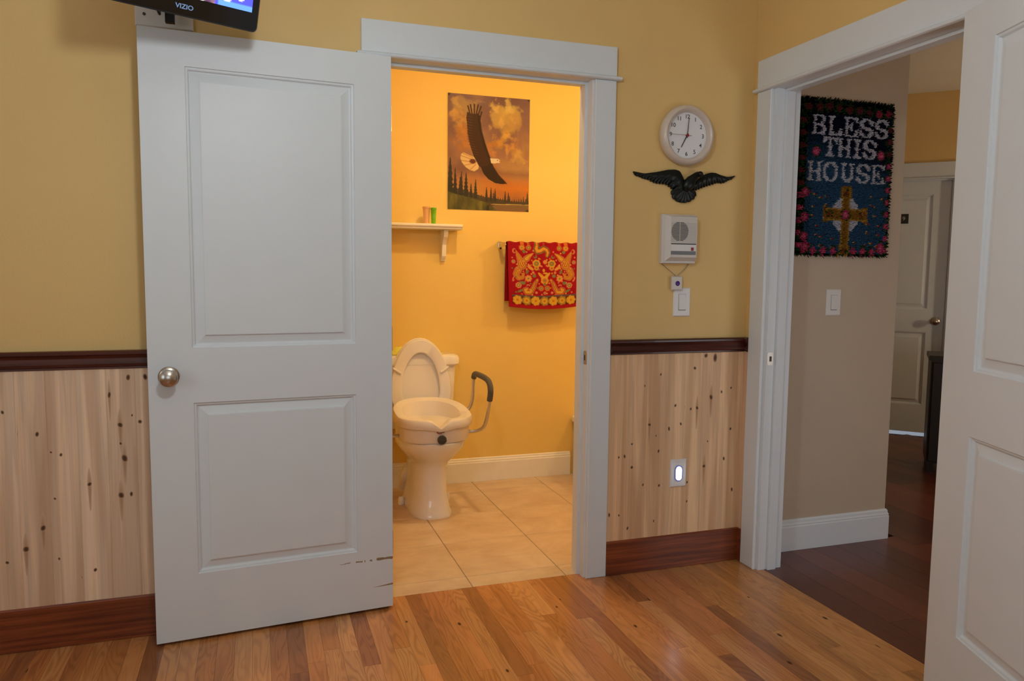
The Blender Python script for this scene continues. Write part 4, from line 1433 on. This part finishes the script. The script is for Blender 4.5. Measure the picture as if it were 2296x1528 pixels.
B().box(.127, .138, -.0455, -.0429, .0540, .0672).obj('call_button', 'red_btn', wp)
B().box(.032, .150, -.0430, -.0421, .0365, .0517).obj('grey_strip', 'grey_plastic', ic)
pd_ = thing('call_pendant', 'small grey emergency pendant with purple button hanging by a cord from the intercom', 'pendant', (1.457, -.0125, 1.2415))
hp = B(); hp.cbox(-.0245, .0245, -.009, .004, -.029, .029, .003, '-y'); hp.obj('body', 'ivory_plastic', pd_)
B().lathe([(.0001, -.0115), (.008, -.0113), (.0105, -.0098), (.0105, -.0091)], 'y', 20, (.001, 0, -.001)).obj('button', 'purple_btn', pd_, True)
B().tube([(-.066, .010, .0815), (-.03, .006, .053), (-.004, .002, .0315), (.0, -.001, .0285), (.004, .002, .0315), (.034, .006, .053), (.064, .010, .0815)], .0013, 6, False).obj('cord', 'cord', pd_)

def switch(name, label, loc, face_mat='white_plastic'):
    s_ = thing(name, label, 'light switch', loc)
    B().cbox(-.041, .041, -.006, 0, -.061, .061, .004, '-y').obj('plate', face_mat, s_)
    rk = B().add([(-.0165, -.0062, -.033), (.0165, -.0062, -.033), (.0165, -.0062, .033), (-.0165, -.0062, .033), (-.0165, -.0105, -.031), (.0165, -.0105, -.031), (.0165, -.0072, .033), (-.0165, -.0072, .033)],
                 [(4, 5, 6, 7), (0, 1, 5, 4), (1, 2, 6, 5), (2, 3, 7, 6), (3, 0, 4, 7)]).obj('rocker', face_mat, s_)
    fr_ = B()
    for (a, c_, e, g) in ((-.0178, -.0167, -.0345, .0345), (.0167, .0178, -.0345, .0345), (-.0178, .0178, -.0355, -.0335), (-.0178, .0178, .0335, .0345)):
        fr_.box(a, c_, -.0063, -.0058, e, g)
    fr_.obj('rocker_gap', 'grey_plastic', s_)
    for z_ in (-.048, .048):
        B().lathe([(.0028, -.0061), (.0028, -.0068), (.0005, -.0070)], 'y', 12, (0, 0, z_)).obj('screw', 'white_plastic', s_, True)
    return s_
switch('light_switch', 'white rocker light switch on the yellow wall partly behind the hanging pendant', (1.4915, -.0004, 1.161))
switch('light_switch', 'white rocker light switch on the beige hall wall below the rug', (2.298, .0116, 1.157))

nl = thing('night_light', 'white wall plate night light glowing blue-white on the pine wainscot', 'night light', (1.492, -.0126, .421))
B().cbox(-.040, .040, -.006, 0, -.061, .061, .004, '-y').obj('plate', 'white_plastic', nl)
def stad(hw, hh, n_=10):
    pts = []
    for i in range(n_ + 1):
        a = PI * i / n_
        pts.append((hw * math.cos(a), hh - hw + hw * math.sin(a)))
    for i in range(n_ + 1):
        a = PI + PI * i / n_
        pts.append((hw * math.cos(a), -(hh - hw) + hw * math.sin(a)))
    return pts
B().prism(stad(.0185, .035), -.0062, -.0085, 'y').obj('bezel', 'night_bezel', nl)
B().loft([[(a, -.0087, c_) for a, c_ in stad(.0135, .030)], [(a, -.0125, c_) for a, c_ in stad(.0125, .029)], [(a, -.0145, c_) for a, c_ in stad(.009, .024)]]).obj('lens', 'night', nl)
for z_ in (-.050, .050):
    B().lathe([(.0028, -.0061), (.0028, -.0068), (.0005, -.0070)], 'y', 12, (0, 0, z_)).obj('screw', 'white_plastic', nl, True)

# ------------------------------------------------------------------ television on a swing arm
TVW, TVH, TVD = .452, .315, .038
tvd = Vector((.9145, .4046, 0))
tv = thing('television', 'small glossy black flat television on a swing arm above the open white door', 'television', (-.4135, -.3615, 2.012), math.atan2(tvd.y, tvd.x))
tilt = bpy.data.objects.new('cabinet', None)
def tvrot(bb):
    c_, s = math.cos(math.radians(19)), math.sin(math.radians(19))
    bb.v = [(x_, y_ * c_ - z_ * s, y_ * s + z_ * c_) for x_, y_, z_ in bb.v]
    return bb
bpy.data.objects.remove(tilt)
cab = B()
cab.loft([[(a, .0, c_) for a, _, c_ in []] or [(x_, .0, z_) for x_, z_, _ in rrect(-TVW / 2 + .004, TVW / 2 - .004, .004, TVH - .004, 0, .014)],
          [(x_, .004, z_) for x_, z_, _ in rrect(-TVW / 2, TVW / 2, 0, TVH, 0, .016)],
          [(x_, .022, z_) for x_, z_, _ in rrect(-TVW / 2, TVW / 2, 0, TVH, 0, .016)],
          [(x_, TVD, z_) for x_, z_, _ in rrect(-TVW / 2 + .03, TVW / 2 - .03, .03, TVH - .03, 0, .016)]])
tvrot(cab).obj('cabinet', 'black_gloss', tv, True)
# picture: coloured programme picture with a blue caption panel
S = Paint(96, 56)
S.a[:] = lin(40, 20, 40)
for k in range(60):
    rr_ = random.Random(k)
    S.blob(rr_.random() * .75, rr_.random(), .04 + .06 * rr_.random(), .05 + .1 * rr_.random(), lin(*rr_.choice([(190, 60, 90), (230, 190, 190), (120, 40, 60), (250, 240, 240), (90, 60, 90), (200, 120, 120)])), .9, .4)
S.blend((S.X > .72) * 1.0, lin(72, 74, 232))
S.blend((S.X > .74) * (S.Y > .93) * 1.0, lin(90, 140, 220))
S.blob(.80, .90, .035, .035, lin(240, 240, 250)); S.blob(.90, .86, .03, .03, lin(250, 250, 255))
S.blob(.55, .93, .03, .06, lin(255, 245, 245)); S.blob(.62, .95, .025, .07, lin(250, 240, 235))
M['screen'] = vcol('lit television picture', 0.15, 0.5, 0, 0, 1.6)
for k_ in ('screen', 'can_glass', 'night'):
    M[k_].cycles.emission_sampling = 'NONE'
sb = B(); vs_ = []
for j in range(56):
    for i in range(96):
        vs_.append((-TVW / 2 + .024 + (TVW - .048) * i / 95, -.0008, TVH - .022 - (TVH - .078) * j / 55))
sb.add(vs_, [(j * 96 + i, j * 96 + i + 1, (j + 1) * 96 + i + 1, (j + 1) * 96 + i) for j in range(55) for i in range(95)])
sb.c = [tuple(c_) for c_ in S.a.reshape(-1, 3)]
tvrot(sb).obj('screen', M['screen'], tv)
lt_ = text_obj('VIZIO', .018, 'logo', 'lettering', tv, (0, 0, 0), FACE_MY, .0003, bold=.0003, squeeze=1.1)
c19, s19 = math.cos(math.radians(19)), math.sin(math.radians(19))
lt_.rotation_euler = (PI / 2 + math.radians(19), 0, 0)
lt_.location = (.004, -.0012 * c19 - .027 * s19, -.0012 * s19 + .027 * c19)
# wall mount
mt = thing('tv_mount', 'white wall plate with black swing arm behind the small television', 'tv mount', (-.495, -.0004, 2.21))
mp = B(); mp.cbox(-.088, .088, -.014, 0, -.138, .15, .003, '-y'); mp.obj('wall_plate', 'white_plastic', mt)
for (hx, hz) in ((-.06, -.10), (-.06, .12), (.06, .12)):
    B().lathe([(.005, -.0142), (.005, -.0155), (.001, -.016)], 'y', 10, (hx, 0, hz)).obj('screw', 'dark_grey', mt, True)
B().box(-.02, .02, -.05, -.0145, -.06, .10).obj('pivot_block', 'black', mt)
B().tube([(0, -.045, .02), (.11, -.17, .02), (.045, -.285, .02)], .013, 10, False).obj('swing_arm', 'black', mt, True)
B().box(.008, .036, -.075, -.052, -.135, .04).obj('bracket_leg', 'black', mt)
cb = B(); cb.tube([(.06, -.25, -.02), (.0, -.17, -.075), (-.02, -.10, -.075), (-.035, -.06, -.05), (-.03, -.03, .02)], .004, 8); cb.obj('cable', 'black', mt, True)
cb = B(); cb.tube([(.05, -.25, -.01), (-.02, -.17, -.06), (-.01, -.12, -.11), (-.005, -.09, -.115), (-.02, -.08, -.04), (-.03, -.03, .03)], .0035, 8); cb.obj('cable', 'black', mt, True)

# ------------------------------------------------------------------ hall
HY = .012
tag(B().box(X2 + .0005, 2.67, HY, T1, 0, CEIL).obj('wall_hall_back', 'greige'), 'beige hall wall holding the latch hook rug', 'wall', kind='structure')
tag(B().box(2.6105, 2.67, T1 + .0005, 4.03, 0, CEIL).obj('wall_hall_side', 'greige'), 'beige hall side wall beyond the rug corner', 'wall', kind='structure')
# angled far wall (45 degrees) with a door opening
FW = thing('wall_hall_far', 'angled yellow hall wall with a white door at the far end of the hall', 'wall', (4.8, 1.9, 0), -PI / 4, kind='structure')
# local X runs right along the wall, -Y faces the camera
DR = .215     # right edge of the far door in local X
DW = .813
b = B(); b.box(-3.1, DR - DW - .02, 0, .12, 0, CEIL); b.box(DR + .02, 1.25, 0, .12, 0, CEIL); b.box(DR - DW - .02, DR + .02, 0, .12, 2.066, CEIL)
b.obj('wall_face', 'yellow', FW)
ff = thing('trim_5', 'white casing and header around the far hall door', 'door frame', (4.8, 1.9, 0), -PI / 4, kind='structure')
casing_set(ff, DR - DW - .098, DR + .098, 1)
jamb_set(ff, DR - DW, DR, .12, 2.047, .012, .030)
d3 = thing('door_3', 'closed white two-panel door with a black number plate at the far end of the hall', 'door', (4.8 + DR * .70711 - .05 * .70711, 1.9 - DR * .70711 - .05 * .70711, 0), PI - PI / 4, kind='structure')
d3.location = (4.8 + (DR - DW + .002) * .70711 + .033 * .70711, 1.9 - (DR - DW + .002) * .70711 + .033 * .70711, 0)
d3.rotation_euler = (0, 0, -PI / 4)
door_leaf(d3, DW - .004, -1, 'door')
knob(d3, DW - .075, .925, -1)
np_ = thing('number_plate', 'small black square number plate on the far hall door', 'sign', (4.712 + .022, 1.988 + .022, 1.742), -PI / 4)
B().cbox(-.034, .034, -.004, .0, -.038, .038, .002, '-y').obj('plate', 'black', np_)
text_obj('9', .045, 'digit', 'white_ink', np_, (0, -.0043, 0), FACE_MY, .0003)
tag(B().box(5.6, 5.72, -2.52, 1.2, 0, CEIL).obj('wall_hall_end', 'yellow'), 'yellow wall at the hidden right end of the hall', 'wall', kind='structure')
b = B(); b.box(X2 + .0005, 2.35, -2.52, -2.4, 0, CEIL); b.box(3.35, 5.6, -2.52, -2.4, 0, CEIL); b.box(2.35, 3.35, -2.52, -2.4, 0, .25); b.box(2.35, 3.35, -2.52, -2.4, 1.35, CEIL)
w = thing('hall_fill_window', 'white framed window added in the unseen near wall of the hall to light the rug wall', 'window', (2.85, -2.46, .25), kind='structure')  # invented window, unseen; gives the added hall fill light a frame
f = B(); f.box(-.5, -.45, -.05, .05, 0, 1.1); f.box(.45, .5, -.05, .05, 0, 1.1); f.box(-.45, .45, -.05, .05, 0, .05); f.box(-.45, .45, -.05, .05, 1.05, 1.1)
f.obj('window_frame', 'trim', w); B().box(-.45, .45, -.004, .004, .05, 1.05).obj('pane', 'window_glass', w)
tag(b.obj('wall_hall_near', 'greige'), 'beige hall wall hidden behind the right door', 'wall', kind='structure')
tag(B().add([(X2, -2.52, CEIL), (5.72, -2.52, CEIL), (5.72, 1.25, CEIL), (2.72, 4.25, CEIL), (2.61, 4.25, CEIL), (2.61, .12, CEIL), (X2, .12, CEIL)] + [(X2, -2.52, CEIL + .1), (5.72, -2.52, CEIL + .1), (5.72, 1.25, CEIL + .1), (2.72, 4.25, CEIL + .1), (2.61, 4.25, CEIL + .1), (2.61, .12, CEIL + .1), (X2, .12, CEIL + .1)],
    [(0, 1, 2, 3, 4, 5, 6), (7, 8, 9, 10, 11, 12, 13)] + [(i, (i + 1) % 7, (i + 1) % 7 + 7, i + 7) for i in range(7)]).obj('ceiling_hall', 'ceil'), 'white hall ceiling', 'ceiling', kind='structure')
fh = thing('floor_hall', 'dark red-brown plank floor of the hall', 'floor', kind='structure')
B().box(1.851, 5.6, -2.4, HY, -.06, -.02).obj('subfloor', 'subfloor', fh)
B().add([(2.67, HY, -.02), (5.6, HY, -.02), (5.6, 1.2, -.02), (2.67, 4.0, -.02), (2.67, HY, -.06), (5.6, HY, -.06), (5.6, 1.2, -.06), (2.67, 4.0, -.06)], [(0, 1, 2, 3), (4, 5, 6, 7), (0, 1, 5, 4), (1, 2, 6, 5), (2, 3, 7, 6), (3, 0, 4, 7)]).obj('subfloor', 'subfloor', fh)
hr = random.Random(21)
x = 1.8512
HWD = .127
hall_t = [lin(112, 54, 34), lin(100, 46, 30), lin(122, 62, 40), lin(92, 42, 28)]
while x < 5.6:
    x1 = min(x + HWD, 5.6)
    ymax = HY if x < 2.66 else 6.66 - x1
    y = -2.4
    first = True
    while y < ymax - .01:
        L = hr.uniform(.5, 1.9) if first else hr.uniform(1.2, 2.1)
        first = False
        y1 = min(y + L, ymax)
        if ymax - y1 < .2:
            y1 = ymax
        o = B().box(x + .0006, x1 - .0006, y + .0006, y1 - .0006, -.02, 0).obj('floorboard', 'dark_floor', fh)
        c_ = hr.choice(hall_t)
        o.color = (*c_, 1)
        y = y1
    x = x1
pb_ = [(0, 0), (-.0145, 0), (-.0145, .112), (-.012, .118), (-.0135, .122), (-.0095, .130), (-.009, .140), (-.004, .147), (0, .147)]
hb = B()
k0 = [(X2 + .003, HY + y - .0003, z + .0005) for y, z in pb_]
k2 = [(2.6703 - y, HY + y - .0003, z + .0005) for y, z in pb_]
k3 = [(2.6703 - y, 3.85, z + .0005) for y, z in pb_]
hb.loft([k0, k2, k3])
tag(hb.obj('baseboard_hall', 'trim'), 'white moulded baseboard along the beige hall wall', 'baseboard', kind='structure')

# dark cabinet near the far door
cbn = thing('cabinet', 'black wooden cabinet in the dark hall beside the far door', 'cabinet', (3.92, .93, 0), -PI / 4)
B().box(0, .62, 0, .34, .06, .74).obj('carcass', 'blackwood', cbn)
B().cbox(-.012, .632, -.014, .345, .7405, .77, .004, '+z').obj('top', 'blackwood', cbn)
for (xa, xb) in ((.012, .306), (.314, .608)):
    dd = B(); dd.cbox(xa, xb, -.018, -.0005, .075, .725, .004, '-y'); dd = dd.obj('door', 'blackwood', cbn)
    B().lathe([(.008, -.0182), (.006, -.028), (.010, -.036), (.001, -.040)], 'y', 12, (xb - .03 if xa < .1 else xa + .03, 0, .45)).obj('knob', 'black', dd, True)
for (lx, ly) in ((.03, .03), (.59, .03), (.03, .31), (.59, .31)):
    B().box(lx - .02, lx + .02, ly - .02, ly + .02, 0, .0595).obj('foot', 'blackwood', cbn)

# ------------------------------------------------------------------ latch hook rug
GC, GR = 66, 88
RWd, RHt = .522, .690
FONT = {
 'B': ["########..", ".##...###.", ".##....##.", ".##....##.", ".##...##..", ".#######..", ".##...###.", ".##....###", ".##....###", ".##...###.", "#########."],
 'L': ["#####.....", ".###......", ".##.......", ".##.......", ".##.......", ".###......", ".##.......", ".##.....##", ".##....###", ".###...###", "##########"],
 'E': ["##########", ".##....###", ".##.....##", ".##..#....", ".##.##....", ".#####....", ".##.##....", ".##..#..##", ".##.....##", ".##....###", "##########"],
 'S': ["..######..", ".###..####", "###....###", "###.....##", "####......", ".#######..", "....######", "##.....###", "###....###", "####..###.", "..######.."],
 'T': ["##########", "###.##.###", "##..##..##", "#...##...#", "....##....", "...####...", "....##....", "....##....", "....##....", "...####...", "..######.."],
 'H': ["####..####", ".##....##.", ".##....##.", ".##....##.", ".###..###.", ".########.", ".###..###.", ".##....##.", ".##....##.", ".##....##.", "####..####"],
 'I': ["######", ".####.", "..##..", "..##..", "..##..", ".####.", "..##..", "..##..", "..##..", ".####.", "######"],
 'O': ["..######..", ".###..###.", "###....###", "##......##", "##......##", "##......##", "##......##", "##......##", "###....###", ".###..###.", "..######.."],
 'U': ["####..####", ".###..###.", ".##....##.", ".##....##.", ".##....##.", ".##....##.", ".##....##.", ".##....##.", ".###..###.", "..######..", "...####..."],
}
grid = np.zeros((GR, GC, 3))
rg = random.Random(17)
NAVY, BLUE, BLK, WHT, GLD, PNK, GRNK, DPK = lin(20, 24, 44), lin(56, 92, 124), lin(14, 14, 18), lin(206, 204, 214), lin(158, 112, 44), lin(196, 70, 112), lin(44, 74, 36), lin(112, 52, 52)
for r in range(GR):
    v = r / GR
    for c in range(GC):
        u = c / GC
        t_ = min(1, max(0, (v - .16 - .22 * u) / .22))
        col = tuple(a * (1 - t_) + b_ * t_ for a, b_ in zip(NAVY, BLUE))
        if v < .085 or v > .985 or u < .07 or u > .955:
            col = BLK if rg.random() < .8 else GRNK
        grid[r, c] = col
def rose(r0, c0, rad, big=True, c1=PNK):
    for r in range(int(r0 - rad - 2), int(r0 + rad + 3)):
        for c in range(int(c0 - rad - 2), int(c0 + rad + 3)):
            if 0 <= r < GR and 0 <= c < GC:
                d = math.hypot(r - r0, c - c0)
                if d <= rad * .45:
                    grid[r, c] = lin(228, 120, 150) if big else c1
                elif d <= rad:
                    grid[r, c] = c1
                elif d <= rad + 1.3 and rg.random() < .45:
                    grid[r, c] = GRNK
for (w_, c0, r0, sp_) in (('BLESS', 7.5, 9, 11.1), ('THIS', 15.5, 21, 10.6), ('HOUSE', 6.0, 35, 11.3)):
    cpos = c0
    for ch in w_:
        bm_ = FONT[ch]
        for rr2, row in enumerate(bm_):
            for cc2, px_ in enumerate(row):
                if px_ == '#':
                    R2, C2 = r0 + rr2, int(round(cpos)) + cc2
                    if 0 <= C2 < GC:
                        grid[R2, C2] = WHT
        cpos += sp_ if ch != 'I' else sp_ - 3.4
# cross with white quarter segments
rcx, ccx = 64, 33.5
for r in range(GR):
    for c in range(GC):
        du, dv = c - ccx, r - rcx
        d = math.hypot(du, dv * .98)
        arm_v = abs(du) <= 3.2 and 49 <= r <= 87
        arm_h = abs(dv) <= 3.6 and abs(du) <= 15.5
        ends = (math.hypot(du, r - 51.5) < 4.4) or (math.hypot(du, r - 84.5) < 4.4) or (abs(du) > 11.5 and abs(du) < 16 and abs(dv) < 4.8)
        if 4.2 < d < 10.0 and not (arm_v or arm_h):
            grid[r, c] = WHT
        if arm_v or arm_h or ends:
            edge = (abs(du) > 2.4 and arm_v and not arm_h) or (abs(dv) > 2.8 and arm_h and not arm_v)
            grid[r, c] = lin(190, 148, 66) if edge else GLD
rose(64, 33.5, 2.6)
for q_ in ((64, 22), (64, 45), (52, 33.5), (85, 33.5)):
    rose(q_[0], q_[1], 1.2, False, lin(150, 70, 40))
# buds scattered on the blue field
for k in range(52):
    r, c = 52 + (k * 7) % 34, 9 + (k * 11 + (k // 6) * 5) % 52
    if abs(c - ccx) < 12 and r < 77 or abs(c - ccx) < 6:
        continue
    grid[r, c] = lin(170, 50, 60)
    grid[r, max(0, c - 1)] = lin(206, 176, 96)
    if r + 1 < GR:
        grid[r + 1, c] = lin(60, 100, 60)
for (r, c, s) in ((29, 11, 2.8), (29, 57, 2.6)):
    rose(r, c, s)
for c in range(5, 62, 7):
    rose(4.5 + rg.uniform(-1, 1), c, 2.2, False, DPK if c < 48 else lin(176, 60, 86))
    rose(85, c, 2.0, True) if abs(c - ccx) > 5 else None
for r in range(12, 84, 7):
    rose(r, 2.2, 2.0, r > 48, PNK if r > 48 else DPK)
    rose(r + 2, 63, 1.9, r > 26, PNK if r > 26 else DPK)
rose(83, 6, 3.0); rose(83, 60, 3.0); rose(52, 5, 2.6); rose(66, 5, 2.6); rose(77, 5, 2.4)
rug = thing('wall_rug', 'dark blue latch hook rug reading BLESS THIS HOUSE hanging on the hall wall', 'rug', (2.055, HY - .0004, 1.374))
B().box(.004, RWd - .004, -.006, 0, .004, RHt - .004).obj('backing', 'backing', rug)
pv, pf, pc = [], [], []
for r in range(GR):
    for c in range(GC):
        bx_, bz_ = (c + .5) * RWd / GC, RHt - (r + .5) * RHt / GR
        for s in range(4):
            ox, oz = rg.uniform(-.0035, .0035), rg.uniform(-.0035, .0035)
            edge_x = (-1 if c == 0 else 1 if c == GC - 1 else 0)
            edge_z = (1 if r == 0 else -1 if r == GR - 1 else 0)
            tip = (bx_ + ox + rg.gauss(0, .0018) + edge_x * rg.uniform(0, .012), -.006 - rg.uniform(.014, .021) + (.006 if edge_x or edge_z else 0), bz_ + oz - .0015 + rg.gauss(0, .0018) + edge_z * rg.uniform(0, .012))
            k = len(pv)
            w_ = .0029
            a0 = rg.uniform(0, 6.28)
            for j in range(3):
                a = a0 + j * 2.094
                pv.append((bx_ + ox + w_ * math.cos(a), -.0055, bz_ + oz + w_ * math.sin(a)))
            for j in range(3):
                a = a0 + j * 2.094
                pv.append((tip[0] + w_ * .62 * math.cos(a), tip[1], tip[2] + w_ * .62 * math.sin(a)))
            sh_ = rg.uniform(.8, 1.15)
            pc += [tuple(np.clip(grid[r, c] * sh_, 0, 1))] * 6
            pf += [(k, k + 1, k + 4, k + 3), (k + 1, k + 2, k + 5, k + 4), (k + 2, k, k + 3, k + 5), (k + 3, k + 4, k + 5)]
pl = B(); pl.v, pl.f, pl.c = pv, pf, pc
o = pl.obj('pile', 'pile', rug)
o['kind'] = 'stuff'

# ------------------------------------------------------------------ lamps
cf = thing('pendant_light', 'opal glass globe pendant hanging from the bedroom ceiling above the camera view', 'pendant light', (-.1, -1.68, CEIL))
B().lathe([(.06, -.0005), (.062, -.006), (.055, -.020), (.012, -.026), (.001, -.026)], 'z', 32).obj('canopy', 'nickel', cf, True)
B().lathe([(.007, -.0265), (.007, -.50)], 'z', 12).obj('rod', 'nickel', cf, True)
B().lathe([(.001, -.4995), (.035, -.502), (.038, -.520), (.030, -.530)], 'z', 24).obj('cap', 'nickel', cf, True)
B().lathe([(.03 if k == 0 else max(.001, .085 * math.sin(PI * (.11 + .89 * k / 16))), -.615 + .085 * math.cos(PI * (.11 + .89 * k / 16))) for k in range(17)], 'z', 32).obj('globe', 'lamp_glass', cf, True)
WARM = (1.0, 0.74, 0.36)
dl = thing('downlight', 'recessed warm downlight in the bathroom ceiling near the door', 'ceiling light', (.95, .42, CEIL))
B().lathe([(.085, -.0005), (.088, -.004), (.070, -.008), (.066, -.0006)], 'z', 32).obj('trim_ring', 'white_plastic', dl, True)
B().lathe([(.064, -.001), (.064, -.005), (.001, -.006)], 'z', 28).obj('lens', 'can_glass', dl, True)
area_light('downlight_lamp', (.95, .42, CEIL - .015), (0, 0, 0), .12, 15, WARM, shape='DISK')
vl = thing('vanity_light', 'warm opal globe light on the hidden right wall of the bathroom', 'wall lamp', (BX1 - .0005, .62, 2.12))
B().lathe([(.05, 0), (.05, -.012), (.02, -.02), (.012, -.06), (.001, -.06)], 'x', 24).obj('bracket', 'nickel', vl, True)
B().lathe([(max(.001, .06 * math.sin(PI * k / 14)), .06 * math.cos(PI * k / 14)) for k in range(15)], 'z', 28, (-.115, 0, 0)).obj('globe', 'vanity_glass', vl, True)
hs_ = thing('wall_sconce', 'opal glass wall sconce at the hidden right end of the hall', 'wall lamp', (5.5995, .12, 1.30))
B().lathe([(.05, 0), (.05, -.012), (.02, -.02), (.012, -.07), (.001, -.07)], 'x', 24).obj('bracket', 'nickel', hs_, True)
B().lathe([(.001, -.06), (.045, -.055), (.06, 0), (.055, .07), (.03, .10), (.001, .105)], 'z', 24, (-.115, 0, 0)).obj('shade', 'sconce_glass', hs_, True)
